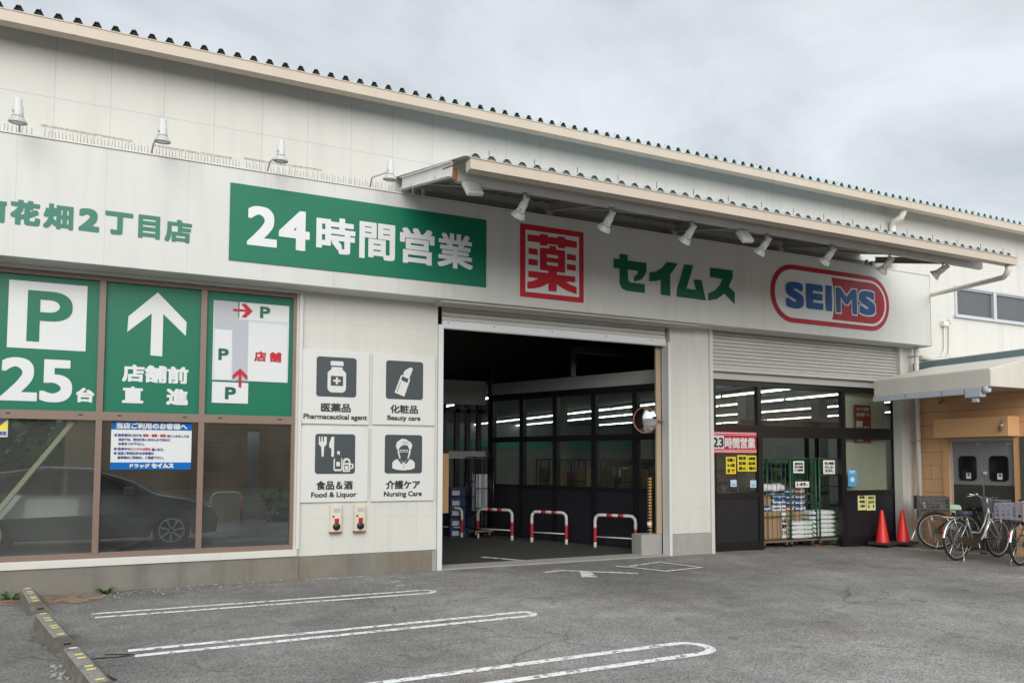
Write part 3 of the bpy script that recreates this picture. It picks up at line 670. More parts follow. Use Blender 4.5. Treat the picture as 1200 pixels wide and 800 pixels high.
for i in range(5):
    x = CX0+i*(CX1-CX0-.06)/4
    a, b = Vector((x, YB+.0, czz(YB)-.075)), Vector((x, FY+.02, czz(FY)-.085)); mb = MB()
    if i == 0: a = Vector((x, YB-.01, czz(YB)-.078))
    up = Vector((0, -.262, 1)).normalized()
    hh_ = .08 if i == 0 else .05
    mb.bar(a, b, .012, 2*hh_); mb.bar(a+up*hh_, b+up*hh_, .075, .012); mb.bar(a-up*hh_, b-up*hh_, .075, .012)
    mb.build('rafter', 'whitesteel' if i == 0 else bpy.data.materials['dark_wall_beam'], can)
each('bracket', 'steel', can, [(x, x+.03, FY+.02, FY+.08, 5.345, 5.46) for x in (CX0+.16, CX0+.30, 12.1)]+[(CX0+i*2.355-.05, CX0+i*2.355+.05, FY+.05, FY+.16, 5.345, 5.46) for i in range(1, 5)])
mb = MB(); mb.bar((CX0+.03, YB-.012, 4.825), (CX0+.03, YB-.012, 4.965), .05, .02, (0, 1, 0)); mb.bar((CX0+.0, YB-.03, 4.985), (CX0-.0, YB+.3, 5.06), .02, .015); mb.build('rust_stain', 'rust', can)
mb = MB()                                          # thin bracing rods under the deck
for i in range(4):
    xa = CX0+i*2.355; mb.tube([(xa+.1, FY, czz(FY)-.06), (xa+2.25, YB+.1, czz(YB)-.05)], .010, 6)
mb.build('brace_rod', 'steel', can)
# rainwater pipe of the canopy gutter, back to the wall and down
pipe = MB(); e0 = Vector((CX1-.02, YG+.07, 4.78))
wallp = PY(1088, 344.5, FY+.05); pa = [e0, e0+Vector((0, 0, -.07)), e0+Vector((-.0, .03, -.13)), e0+Vector((.03, .10, -.165))]
pipe.tube(pa+[Vector((wallp.x+.12, FY+.1, wallp.z)), Vector((13.93, D-.15, wallp.z-.02))], .045, 10)
o = pipe.build('canopy_drain_pipe', 'pvc'); solo(o, 'cream drain pipe slanting from the canopy gutter back to the wall', 'pipe')
mb = MB(); xq = 13.70
mb.tube([(xq, D-.18, 4.0), (xq, D-.18, gz(xq)+.02)], .045, 12)
dp = thing('downpipe', 'cream vertical downpipe in the corner between shop front and tan annex', 'pipe', (xq, D-.18, gz(xq)))
mb.build('pipe', 'pvc', dp)
mb = MB()
for z in (.9, 2.0, 3.1, 3.7): mb.lathe([(.05, 0), (.05, .03)], (xq, D-.18, z), (0, 0, 1), 12); mb.box(xq-.012, xq+.012, D-.13, D-.002, z, z+.03)
mb.build('clamp', 'galv', dp)
mb = MB(); a = PY(1058, 247, D-.25); 
mb.tube([PY(1058.5, 245, D-.3), PY(1058.5, 249, D-.3), PY(1056, 255, D-.27), PY(1048, 258.5, D-.15), PY(1046, 263, D-.08), PY(1046, 268, D-.08), Vector((PY(1046, 268, D-.08).x, D-.08, 5.0))], .065, 12)
o = mb.build('eave_downpipe', 'pvc'); solo(o, 'cream elbowed downpipe from the high eave behind the canopy', 'pipe')

# ================================================================== LAMPS ON THE SIGNBOARD
def lamp_body(mb, c, axis):
    """PAR lamp: narrow cap at the back, wide ribbed rim at the front (axis points out of the front)"""
    mb.lathe([(.034, -.20), (.040, -.195), (.040, -.125), (.050, -.12), (.052, -.02), (.060, .0)], c, axis, 20)
def lamp_rim(mb, c, axis):
    mb.lathe([(.058, 0), (.072, .025), (.086, .05), (.088, .062), (.080, .070), (.07, .055)], c, axis, 24)
def spot(name, label, base, head, axis, group, elbow=None, arm_r=.011):
    base, head, ax = Vector(base), Vector(head), Vector(axis).normalized()
    t = thing(name, label, 'spotlight', base, group)
    mb = MB(); lamp_body(mb, head, ax); mb.build('lamp_body', 'lamp', t)
    mb = MB(); lamp_rim(mb, head, ax); r = mb.build('lamp_rim', 'deck', t)
    mb = MB(); mb.lathe([(.070, .05), (.069, .062), (.04, .068), (.001, .07)], head, ax, 20); mb.build('lens', 'lens', r)
    mb = MB()                                      # cooling ribs
    u = ax.orthogonal().normalized(); v = ax.cross(u)
    for k in range(14):
        d = u*math.cos(k*.4488)+v*math.sin(k*.4488); mb.bar(head+d*.060+ax*.004, head+d*.086+ax*.05, .008, .010, d.cross(ax))
    mb.tube([head+ax*.060+(u*math.cos(q*.2618)+v*math.sin(q*.2618))*.088 for q in range(24)], .007, 6, closed=True)
    mb.build('rib', 'lamp', t)
    mb = MB(); back = head-ax*.05
    pts = [base]+([Vector(elbow)] if elbow is not None else [])+[back]
    mb.tube(pts, arm_r, 8); mb.lathe([(.03, 0), (.03, .012)], base, (0, 0, 1), 10); mb.build('arm', 'steel', t)
    mb = MB(); s = u*.07; mb.bar(head-ax*.05-s*.9, head-ax*.05+s*.9, .02, .02); mb.build('yoke', 'galv', t)
    return t
ups = [((23, 155), (23, 142), (21, 137), 'furthest left'), ((177, 180), (180, 168), (190.5, 160), 'above the character for eye'),
       ((313, 201), (316, 190), (329, 183), 'above the digits 24'), ((433, 219), (436, 208), (457, 205), 'next to the canopy end')]
for (bx, by), (kx, ky), (hx, hy), w in ups:
    b = PY(bx, by, FY+.06); b.z = 5.34; h = PY(hx, hy, FY-.42); k = PY(kx, ky, FY-.06)
    spot('spotlight', 'white spotlight on a bent arm over the signboard, %s' % w, b, h, (0, .12, -1), 'spotlights on bent arms along the signboard top', k)
und = [((615, 231), 'above the red square sign'), ((716, 250), 'just right of the red square sign'), ((811, 266), 'above the second green letter'), ((899, 283), 'left of the pill shaped logo'), ((975, 293), 'above the pill shaped logo'), ((1043, 305), 'at the right end of the pill shaped logo'), ((1106, 317), 'at its far right corner')]
for (px, py), w in und:
    b = PY(px, py, YB+.04); b.z = 4.83
    h = b+Vector((-.015, .10, -.20)) if px < 1100 else b+Vector((-.05, .08, -.15))
    spot('spotlight', 'cream spotlight hung under the canopy beam %s' % w, b, h, (-.15, .75, -.75) if px < 1100 else (-.35, .70, -.50), 'spotlights hung under the canopy beam', None, .013)
def floodlight(px, py, label):
    c = PY(px, py, YB-.03); t = thing('floodlight', label, 'floodlight', (c.x, YB+.04, 4.83), 'flat floodlights under the canopy beam')
    rot = Matrix.Rotation(R_(-32), 4, 'X')
    def put(mb): bmesh.ops.transform(mb.bm, matrix=Matrix.Translation(c) @ rot @ Matrix.Rotation(R_(-10), 4, 'Y'), verts=mb.bm.verts[:])
    mb = MB(); mb.box(-.105, .105, -.025, .03, -.10, .10); put(mb); mb.build('housing', 'lamp', t, bevel=.012)
    mb = MB(); mb.box(-.088, .088, -.032, -.0255, -.05, .088); put(mb); mb.build('diffuser', 'whitesign', t)
    mb = MB(); mb.bar(c+Vector((0, .02, .05)), (c.x, YB+.04, 4.83), .03, .02); mb.build('bracket', 'galv', t)
    return t
floodlight(554, 221, 'flat grey floodlight at the left end of the canopy beam')
floodlight(873, 277.5, 'flat grey floodlight in the middle of the canopy beam')

# bird spikes standing on top of the signboard
SX = [(-2.9, -1.72), (-1.70, -1.52), (-1.42, -.3), (-.28, .75), (.82, 1.75), (1.77, 2.62), (2.70, 2.88)]
for i, (a, b) in enumerate(SX):
    mb = MB(); mb.box(a, b, FY+.05, FY+.075, 5.34, 5.346); n = int((b-a)/.036)
    for k in range(n):
        x = a+.015+k*(b-a-.03)/max(1, n-1); j = random.uniform(-.008, .008); yb = FY+.06; e = (.03 if k % 2 else -.02)
        mb.tube([(x, yb, 5.346), (x+j, yb+e, 5.455+random.uniform(-.008, .006))], .0042, 4)
    o = mb.build('bird_spike_strip', pmat('clear_spike', (.36, .35, .32), .4, var=0) if i == 0 else bpy.data.materials['clear_spike'])
    where = ['furthest left', 'just left of the first spotlight', 'between the first and second spotlight', 'left of the third spotlight', 'over the digits 24', 'just left of the canopy', 'touching the end of the canopy'][i]
    solo(o, 'strip of thin clear bird spikes on the signboard top, %s' % where, 'bird spikes', 'bird spike strips on the signboard')

mb = MB()                                           # lines of grime the spikes have left on the wall behind
for pa in ([(48, 146.5), (100, 156), (155, 165.5)], [(178, 170), (225, 178), (272, 185.5)], [(286, 185.5), (330, 192.5), (377, 199.5)]):
    P_ = [PY(x, y, D-.004) for x, y in pa]
    for u, v in zip(P_, P_[1:]): mb.hexa([(u.x, D-.004, u.z-.012), (v.x, D-.004, v.z-.012), (v.x, D-.001, v.z-.012), (u.x, D-.001, u.z-.012), (u.x, D-.004, u.z+.014), (v.x, D-.004, v.z+.014), (v.x, D-.001, v.z+.014), (u.x, D-.001, u.z+.014)])
mb.build('dirt_streak', 'stainm', store)

# ================================================================== SIGNS ON THE SIGNBOARD
r = rect(270, 214, 305, 570, FY)
t = thing('hours_sign', 'long green sign on the signboard reading 24 hours in white characters', 'sign', (r[0], FY, r[2]))
mb = MB(); mb.box(r[0], r[1], FY-.012, FY-.001, r[2], r[3]); mb.build('board', 'green', t, bevel=.002)
def zpt(x, y, ox, oy, s): return (ox+x/s, oy+y/s)
Y1 = FY-.0125
def rz(x0, y0, y1, x1, ox, oy, s, Y): return rect(ox+x0/s, oy+y0/s, oy+y1/s, ox+x1/s, Y)
for ch, q, b in (('2', (113, 112, 288, 245), .022), ('4', (252, 128, 304, 388), .024), ('時', (416, 158, 318, 588), .019), ('間', (605, 183, 345, 762), .017), ('営', (783, 206, 365, 935), .017), ('業', (948, 230, 384, 1103), .014)):
    lettering('lettering', ch, rz(*q, 260, 210, 3.75, Y1), Y1, 'whitesign', t, b)
# store name, cut by the left edge of the picture
nx = PY(-26, 231, FY).x
t = thing('store_name_lettering', 'row of green characters naming the shop branch, left of the green hours sign', 'lettering', (nx, FY, 4.25))
for ch, q, b in (('南', (-132, 98, 240, 42), .014), ('花', (64, 114, 262, 240), .016), ('畑', (257, 137, 284, 433), .013), ('2', (463, 165, 300, 585), .018), ('丁', (618, 183, 318, 782), .017), ('目', (812, 205, 342, 940), .013), ('店', (966, 228, 362, 1126), .013)):
    lettering('lettering', ch, rz(*q, 0, 210, 5, FY-.001), FY-.001, 'tgreen', t, b)
# red square sign with the character for medicine
def zp(pts, ox, oy, s, Y): 
    out = []
    for x, y in pts: v = PY(ox+x/s, oy+y/s, Y); out.append((v.x, v.z))
    return out
K = (600, 255, 7.27)
a, b_ = PY(K[0]+68/K[2], K[1]+48/K[2], FY), PY(K[0]+609/K[2], K[1]+727/K[2], FY)
t = thing('medicine_sign', 'square red and white sign with one large character for medicine', 'sign', (a.x, FY, b_.z))
mb = MB(); mb.box(a.x, b_.x, FY-.010, FY-.001, b_.z, a.z); mb.build('board', 'red', t, bevel=.002)
Y2 = FY-.0105
w0, w1 = PY(K[0]+115/K[2], K[1]+102/K[2], Y2), PY(K[0]+571/K[2], K[1]+678/K[2], Y2)
mb = MB(); mb.box(w0.x, w1.x, Y2-.003, Y2, w1.z, w0.z); mb.build('white_field', 'whitesign', t)
Y3 = Y2-.0035
red = [[(132, 142), (238, 155), (238, 138), (303, 145), (303, 163), (390, 173), (390, 158), (452, 168), (452, 185), (552, 205), (552, 260), (452, 247), (452, 264), (392, 258), (390, 236), (303, 224), (303, 242), (238, 234), (238, 214), (132, 200)],
       [(238, 255), (318, 264), (318, 238), (375, 245), (375, 272), (452, 283), (450, 472), (382, 466), (382, 485), (540, 503), (538, 552), (382, 538), (382, 542), (415, 570), (455, 592), (500, 618), (548, 652), (548, 590), (455, 548)],
       [(140, 258), (218, 269), (218, 320), (140, 310)], [(140, 348), (218, 359), (218, 411), (140, 400)], [(468, 308), (545, 320), (543, 369), (468, 358)], [(468, 395), (543, 405), (543, 455), (468, 444)]]
mb = MB()
def rp_(p): mb.prism(zp(p, *K, Y3), Y3-.003, Y3)
for p in (red[0],) + tuple(red[2:]): rp_(p)
for p in ([(238, 255), (318, 264), (375, 272), (452, 283), (452, 332), (392, 324), (297, 311), (238, 304)], [(318, 238), (375, 245), (375, 272), (318, 264)],
          [(238, 304), (297, 311), (297, 403), (238, 396)], [(392, 324), (452, 332), (452, 424), (392, 416)], [(297, 337), (392, 350), (392, 389), (297, 377)],
          [(238, 396), (297, 403), (392, 416), (452, 424), (450, 472), (382, 463), (310, 455), (238, 445)],
          [(310, 455), (382, 463), (382, 485), (540, 503), (538, 552), (455, 545), (382, 538), (310, 527), (235, 519), (138, 506), (138, 452), (310, 472)],
          [(310, 526), (382, 537), (380, 632), (310, 625)], [(225, 517), (310, 527), (310, 560), (250, 590), (195, 603), (130, 605), (130, 546), (185, 537)],
          [(382, 537), (455, 545), (500, 572), (550, 592), (550, 652), (480, 628), (425, 600), (382, 568)]): rp_(p)
mb.build('character', 'red', t)
# the shop's name in green katakana
K = (590, 250, 4.2857)
o0 = PY(719, 350, FY)
t = thing('katakana_sign', 'four large dark green katakana letters between red square sign and pill logo', 'lettering', (o0.x, FY, 4.28))
for polys in ([[(553, 228), (583, 231), (583, 205), (622, 209), (622, 238), (717, 250), (716, 292), (708, 312), (692, 332), (657, 343), (656, 318), (672, 306), (677, 289), (622, 282), (625, 334), (632, 347), (708, 356), (708, 400), (615, 388), (595, 377), (584, 352), (583, 277), (553, 273)]],
              [[(820, 245), (873, 252), (852, 287), (836, 305), (836, 415), (790, 408), (790, 333), (765, 340), (732, 342), (732, 298), (768, 292), (798, 272)]],
              [[(908, 257), (952, 262), (917, 378), (967, 385), (955, 333), (993, 336), (1015, 437), (870, 418), (872, 380)]],
              [[(1037, 273), (1150, 288), (1150, 322), (1129, 368), (1160, 397), (1160, 455), (1108, 402), (1072, 430), (1028, 438), (1028, 402), (1062, 388), (1086, 362), (1100, 330), (1037, 320)]]):
    mb = MB()
    for p in polys: mb.prism(zp(p, *K, FY-.001), FY-.012, FY-.001)
    mb.build('letter', 'dgreen', t)
# pill shaped logo
K = (890, 290, 7.0588)
z1 = PY(K[0]+250/K[2], K[1]+142/K[2], FY).z; z0_ = PY(K[0]+270/K[2], K[1]+620/K[2], FY).z; xa = PY(K[0]+92/K[2], K[1]+360/K[2], FY).x; xb = PY(K[0]+1067/K[2], K[1]+480/K[2], FY).x
t = thing('pill_logo_sign', 'wide capsule shaped sign, half white and half red, lettered SEIMS', 'sign', (xa, FY, z0_))
hh = (z1-z0_)/2
flat('red_border', [rrect(xa, xb, z0_, z1, hh*.97, 14)], FY-.001, 'red2', t, .012)
g = .085
flat('white_field', [rrect(xa+g, xb-g, z0_+g, z1-g, (hh-g)*.97, 14)], FY-.0135, 'whitesign', t)
g2 = .13; full = rrect(xa+g2, xb-g2, z0_+g2, z1-g2, (hh-g2)*.97, 14); xm_ = PY(K[0]+592/K[2], K[1]+420/K[2], FY).x
right = [p for p in full if p[0] > xm_+.2]
top = [p for p in right if p[1] > (z0_+z1)/2]; bot = [p for p in right if p[1] <= (z0_+z1)/2]
curve = [(xm_+.075*math.sin(math.pi*k/10), (z1-g2)+(z0_-z1+2*g2)*k/10) for k in range(11)]
flat('red_field', [[p for p in top]+curve+[p for p in bot]], FY-.017, 'red2', t)
for ch, q, b, w in (('S', (215, 275, 495, 362), .034, 0), ('E', (385, 295, 502, 522), .036, 0), ('I', (548, 313, 522, 594), .010, 0), ('M', (628, 328, 535, 800), .022, 1), ('S', (820, 350, 552, 952), .034, 1)):
    rr = rz(*q, *K, FY-.02)
    if w: lettering('outline', ch, (rr[0]-.026, rr[1]+.026, rr[2]-.026, rr[3]+.026), FY-.0205, 'whitesign', t, b+.026)
    lettering('lettering', ch, rr, FY-.0255, 'blue', t, b)

# ================================================================== FILMS IN THE UPPER WINDOW PANES
YP = D+.03
def board(name, label, x0, x1, zz0, zz1, Y, mat, cat='sign', group=None, th=.008):
    t = thing(name, label, cat, ((x0+x1)/2, Y, zz0), group); mb = MB(); mb.box(x0, x1, Y, Y+th, zz0, zz1); mb.build('board', mat, t); return t
def px2(q, ox, oy, s): return rz(*q, ox, oy, s, YP)
t = board('parking_sign', 'green window sign with white P square and the number 25', WX[1]+.036, WX[2]-.036, 2.181, 3.80, YP, 'green2')
flat('white_square', [box4(rect(11, 327.5, 406.8, 103, YP))], YP-.0005, 'whitesign', t)
lettering('lettering', 'P', rect(33, 339.5, 399.5, 86, YP-.004), YP-.004, 'green2', t, .015)
lettering('lettering', '25', rect(1.5, 417.5, 469.5, 86, YP), YP-.0005, 'whitesign', t, .021); lettering('lettering', '台', rect(89.5, 454, 471, 111, YP), YP-.0005, 'whitesign', t, .009)
t = board('direction_sign', 'green window sign with a large white arrow pointing up', WX[2]+.036, WX[3]-.036, 2.181, 3.80, YP, 'green2')
K = (0, 270, 2.9625)
flat('arrow', [zp([(548, 215), (648, 318), (645, 366), (567, 290), (563, 437), (522, 433), (527, 288), (442, 352), (446, 298)], *K, YP)], YP-.0005, 'whitesign', t)
lettering('lettering', '店舗前', rz(425, 463, 524, 655, *K, YP), YP-.0005, 'whitesign', t, .010)
lettering('lettering', '直', rz(425, 540, 598, 499, *K, YP), YP-.0005, 'whitesign', t, .010); lettering('lettering', '進', rz(578, 548, 605, 654, *K, YP), YP-.0005, 'whitesign', t, .010)
t = board('parking_map_sign', 'green window sign with a small parking map, red arrows and three letters P', WX[3]+.036, WX[4]-.046, 2.181, 3.80, YP, 'green2')
K = (230, 330, 5.0)
def mapq(x0, y0, y1, x1): return box4(rz(x0, y0, y1, x1, *K, YP))
flat('map_base', [mapq(103, 108, 575, 246), zp([(246, 212), (544, 240), (535, 592), (242, 580)], *K, YP)], YP-.0005, 'lav2', t)
flat('map_road', [zp([(106, 112), (246, 121), (246, 217), (305, 222), (303, 580), (211, 575), (212, 282), (106, 275)], *K, YP)], YP-.0038, 'lav', t, .002)
flat('map_block', [mapq(112, 277, 572, 211), mapq(307, 241, 582, 535), mapq(254, 120, 222, 545), mapq(93, 585, 708, 305)], YP-.0062, 'whitesign', t, .002)
for q in ((374, 145, 214, 433), (130, 390, 458, 190), (169, 616, 688, 232)): lettering('lettering', 'P', rz(*q, *K, YP), YP-.0085, 'dgreen', t, .008)
lettering('lettering', '店 舗', rz(340, 406, 465, 499, *K, YP), YP-.0085, 'red', t, .006)
flat('map_arrow', [zp([(216, 158), (290, 165), (262, 130), (290, 130), (330, 174), (290, 212), (263, 210), (290, 178), (216, 172)], *K, YP), zp([(257, 508), (300, 552), (298, 577), (264, 543), (264, 620), (247, 618), (248, 542), (211, 572), (212, 547)], *K, YP)], YP-.0112, 'red', t, .002)
board('security_sticker_base', 'x', -9.5, -9.4, 0, .1, 30, 'white') if False else None
# notice hung inside the middle pane
r = rz(166, 185, 640, 920, 110, 470, 8, D+.04)
t = thing('notice_board', 'white and blue notice to customers in the middle shop window', 'notice', ((r[0]+r[1])/2, D+.04, r[2]))
mb = MB(); mb.box(r[0], r[1], D+.04, D+.046, r[2], r[3]); mb.build('sheet', 'whitesign', t)
YN = D+.0395; hN = r[3]-r[2]; wN = r[1]-r[0]
def nb(u0, u1, v0, v1): return (r[0]+u0*wN, r[0]+u1*wN, r[3]-v1*hN, r[3]-v0*hN)
flat('header_band', [box4(nb(0, 1, 0, .17))], YN, 'navy', t, .002); flat('footer_band', [box4(nb(0, 1, .85, 1))], YN, 'blue2', t, .002)
bpy.data.objects[t.children[1].name].data.materials[0] = M['blue2']
lettering('lettering', '当店ご利用のお客様へ', nb(.06, .94, .02, .155), YN-.002, 'whitesign', t, .004)
for s, q, m in (('■ 駐車場内における', (.04, .37, .255, .315), 'navy'), ('事故・盗難・損傷', (.385, .67, .255, .315), 'red'), ('等につきましては', (.685, .965, .265, .32), 'navy'), ('当店では、責任を負いませんので充分に', (.09, .73, .345, .405), 'navy'), ('お気をつけ下さい。', (.09, .405, .435, .495), 'navy'),
                ('■ 駐車中の', (.04, .24, .54, .60), 'navy'), ('エンジンは停止', (.245, .49, .54, .60), 'red'), ('願います。', (.50, .65, .55, .61), 'navy'), ('■ 当店ご利用以外のお客様の', (.04, .525, .63, .69), 'navy'), ('駐車場のご利用は、ご遠慮下さい。', (.085, .65, .72, .78), 'navy')):
    lettering('lettering', s, nb(*q), YN, m, t, .0012)
lettering('lettering', 'ドラッグ', nb(.235, .48, .875, .965), YN-.002, 'whitesign', t, .003); lettering('lettering', 'セイムス', nb(.50, .78, .865, .97), YN-.002, 'whitesign', t, .005)
# security sticker at the left edge of the picture
r = rz(-22, 70, 143, 33, 0, 470, 3.43, D+.04)
t = thing('security_sticker', 'small blue and yellow security sticker at the left edge of the window', 'sticker', ((r[0]+r[1])/2, D+.04, r[2]))
mb = MB(); mb.box(r[0], r[1], D+.04, D+.045, r[2], r[3]); mb.build('sticker', 'whitesign', t)
zz = r[2]+(r[3]-r[2])*.38
flat('yellow_field', [[(r[0]+.01, zz), (r[1]-.008, zz), (r[1]-.008, r[3]-.01)]], D+.0395, 'yellow', t, .002); flat('blue_field', [[(r[0]+.01, zz), (r[1]-.008, r[3]-.01), (r[0]+.01, r[3]-.01)]], D+.0395, 'navy', t, .002)
lettering('lettering', 'ALSOK', (r[0]+.01, r[1]-.008, r[2]+.02, zz-.015), D+.0395, 'navy', t, .003)

# ================================================================== PICTOGRAM BOARDS
YQ = D-.03
def pict(x0, x1, zz0, zz1, jp, en, eu, label):
    t = thing('pictogram_board', label, 'sign', ((x0+x1)/2, YQ, zz0), 'four white pictogram boards beside the garage mouth')
    mb = MB(); mb.box(x0, x1, YQ, D-.002, zz0, zz1); mb.build('board', 'panel', t, bevel=.004)
    w, h = x1-x0, zz1-zz0; sx0, sx1 = x0+.207*w, x0+.80*w; s = sx1-sx0; sz1 = zz1-.088*h; sz0 = sz1-s
    flat('pictogram_square', [rrect(sx0, sx1, sz0, sz1, .04)], YQ-.0005, 'slate', t)
    jw = .0+(.22 if len(jp) <= 3 else .27)
    lettering('lettering', jp, (x0+(.5-jw)*w, x0+(.5+jw)*w, zz1-.835*h, zz1-.715*h), YQ-.0005, 'ink', t, .004)
    lettering('lettering', en, (x0+eu[0]*w, x0+eu[1]*w, zz1-(.955 if any(c in en for c in 'gyqp') else .935)*h, zz1-.865*h), YQ-.0005, 'ink', t, .0025)
    def P(pts): return [(sx0+u*s, sz1-v*s) for u, v in pts]
    return t, P
YI = YQ-.004
def dsk(cu, cv, ru, rv=None, n=20): return [(cu+ru*math.cos(2*math.pi*k/n), cv+(rv or ru)*math.sin(2*math.pi*k/n)) for k in range(n)]
t, P = pict(1.63, 2.56, 2.09, 3.11, '医薬品', 'Pharmaceutical agent', (.03, .97), 'white pictogram board with a medicine bottle')
flat('pictogram', [P([(.345, .115), (.37, .10), (.64, .10), (.665, .115), (.665, .215), (.345, .215)]), P([(.37, .25), (.64, .25), (.645, .31), (.735, .39), (.735, .79), (.71, .85), (.65, .89), (.36, .89), (.30, .85), (.275, .79), (.275, .39), (.365, .31)])], YI, 'panel', t)
flat('pictogram_detail', [P([(.355, .475), (.66, .475), (.66, .72), (.355, .72)])], YI-.0035, 'slate', t, .002)
flat('pictogram_cross', [P([(.48, .51), (.53, .51), (.53, .57), (.595, .57), (.595, .62), (.53, .62), (.53, .685), (.48, .685), (.48, .62), (.415, .62), (.415, .57), (.48, .57)])], YI-.006, 'panel', t, .002)
t, P = pict(2.605, 3.535, 2.10, 3.11, '化粧品', 'Beauty care', (.235, .76), 'white pictogram board with a lipstick')
flat('pictogram', [P([(.63, .165), (.69, .16), (.715, .20), (.62, .45), (.645, .48), (.49, .93), (.23, .83), (.40, .37), (.46, .37), (.47, .29), (.53, .22)])], YI, 'panel', t)
flat('pictogram_detail', [P([(.43, .395), (.60, .465), (.565, .57), (.40, .495)]), P([(.385, .54), (.395, .545), (.30, .81), (.285, .805)])], YI-.0035, 'slate', t, .002)
t, P = pict(1.63, 2.555, 1.02, 2.045, '食品＆酒', 'Food & Liquor', (.16, .83), 'white pictogram board with fork, knife, bottle and mug')
flat('pictogram', [P([(.09, .07), (.115, .07), (.12, .2), (.145, .2), (.15, .07), (.18, .07), (.185, .2), (.21, .2), (.215, .07), (.24, .07), (.235, .07), (.28, .07), (.28, .26), (.22, .33), (.21, .57), (.16, .57), (.15, .33), (.085, .26)]),
                   P([(.40, .07), (.465, .07), (.465, .57), (.40, .57), (.40, .36), (.345, .34), (.345, .24)]),
                   P([(.545, .43), (.61, .43), (.61, .55), (.68, .64), (.68, .90), (.65, .93), (.49, .93), (.46, .90), (.46, .64), (.545, .55)]),
                   P([(.70, .70), (.70, .65), (.74, .61), (.80, .60), (.86, .63), (.88, .68), (.88, .74), (.94, .74), (.965, .79), (.955, .86), (.92, .88), (.88, .88), (.87, .95), (.70, .95), (.69, .93), (.69, .75)])], YI, 'panel', t)
flat('pictogram_detail', [P([(.50, .58), (.57, .49), (.64, .58), (.65, .65), (.65, .88), (.49, .88), (.49, .65)]), P([(.73, .77), (.84, .77), (.84, .91), (.73, .91)]), P([(.735, .70), (.79, .64), (.845, .70), (.845, .725), (.735, .725)]), P([(.885, .77), (.915, .77), (.925, .80), (.915, .85), (.885, .85)])], YI-.0035, 'slate', t, .002)
flat('pictogram_label', [P([(.525, .70), (.615, .70), (.615, .81), (.525, .81)]), P([(.745, .80), (.825, .80), (.825, .90), (.745, .90)])], YI-.006, 'panel', t, .002)
t, P = pict(2.60, 3.53, 1.015, 2.05, '介護ケア', 'Nursing Care', (.20, .80), 'white pictogram board with an elderly person in glasses')
flat('pictogram', [P([(.34, .42), (.29, .30), (.31, .20), (.37, .15), (.45, .10), (.55, .11), (.63, .16), (.70, .20), (.73, .28), (.69, .40), (.64, .36), (.61, .28), (.50, .26), (.42, .30), (.38, .36)]),
                   P([(.34, .37), (.38, .40), (.39, .50), (.42, .60), (.39, .62), (.345, .48)]), P([(.69, .37), (.64, .40), (.63, .50), (.60, .60), (.63, .62), (.68, .48)]),
                   P([(.20, .86), (.20, .72), (.27, .65), (.38, .62), (.50, .72), (.62, .62), (.73, .65), (.80, .72), (.80, .86), (.70, .90), (.50, .92), (.30, .90)])], YI, 'panel', t)
flat('pictogram_detail', [P([(.34, .64), (.38, .62), (.48, .72), (.44, .76)]), P([(.62, .62), (.66, .64), (.56, .76), (.52, .72)]), P(dsk(.50, .79, .014, None, 10)), P(dsk(.50, .85, .014, None, 10)), P([(.44, .17), (.60, .185), (.60, .195), (.44, .18)]), P([(.46, .215), (.64, .23), (.64, .24), (.46, .225)])], YI-.0035, 'slate', t, .002)
flat('pictogram_glasses', [P([(.40, .385), (.49, .385), (.49, .45), (.40, .45)]), P([(.52, .385), (.61, .385), (.61, .45), (.52, .45)]), P([(.49, .40), (.52, .40), (.52, .41), (.49, .41)])], YI, 'panel', t)
flat('pictogram_lens', [P([(.415, .40), (.475, .40), (.475, .435), (.415, .435)]), P([(.535, .40), (.595, .40), (.595, .435), (.535, .435)])], YI-.0035, 'slate', t, .002)
# two cream switch boxes
for k, (xl, xr, yt, yb, w) in enumerate(((387.5, 400.5, 592, 623, 'left'), (415.5, 428.5, 591, 622, 'right'))):
    r = rect(xl, yt, yb, xr, D-.06)
    t = thing('alarm_box', 'cream switch box with red plate, %s' % ('under the fork and knife board' if k == 0 else 'under the gap between the two lower boards'), 'alarm box', ((r[0]+r[1])/2, D-.06, r[2]), 'cream switch boxes under the boards')
    mb = MB(); mb.box(r[0], r[1], D-.06, D-.002, r[2], r[3]); mb.build('box', pmat('alarm_cream', (.66, .59, .47), .5, var=.08, streak=.15) if k == 0 else bpy.data.materials['alarm_cream'], t, bevel=.006)
    w_, h_ = r[1]-r[0], r[3]-r[2]; q = lambda u0, u1, v0, v1: box4((r[0]+u0*w_, r[0]+u1*w_, r[3]-v1*h_, r[3]-v0*h_))
    flat('red_plate', [q(.38, .78, .50, .66)], D-.0605, 'red', t); flat('label_plate', [q(.28, .85, .12, .26)], D-.0605, 'lav', t)
    mb = MB(); mb.lathe([(.05, 0), (.05, .018), (.035, .03), (.001, .032)], (r[0]+.55*w_, D-.0605, r[3]-.80*h_), (0, -1, 0), 18); mb.build('siren', 'black', t)
    mb = MB(); mb.lathe([(.012, 0), (.012, .01)], (r[0]+.25*w_, D-.0605, r[3]-.42*h_), (0, -1, 0), 10); mb.build('lock', 'black', t)
    mb = MB(); mb.box(r[0]-.008, r[1]+.008, D-.065, D-.0025, r[2]-.02, r[2]-.001); mb.build('base_flange', 'rust', t)

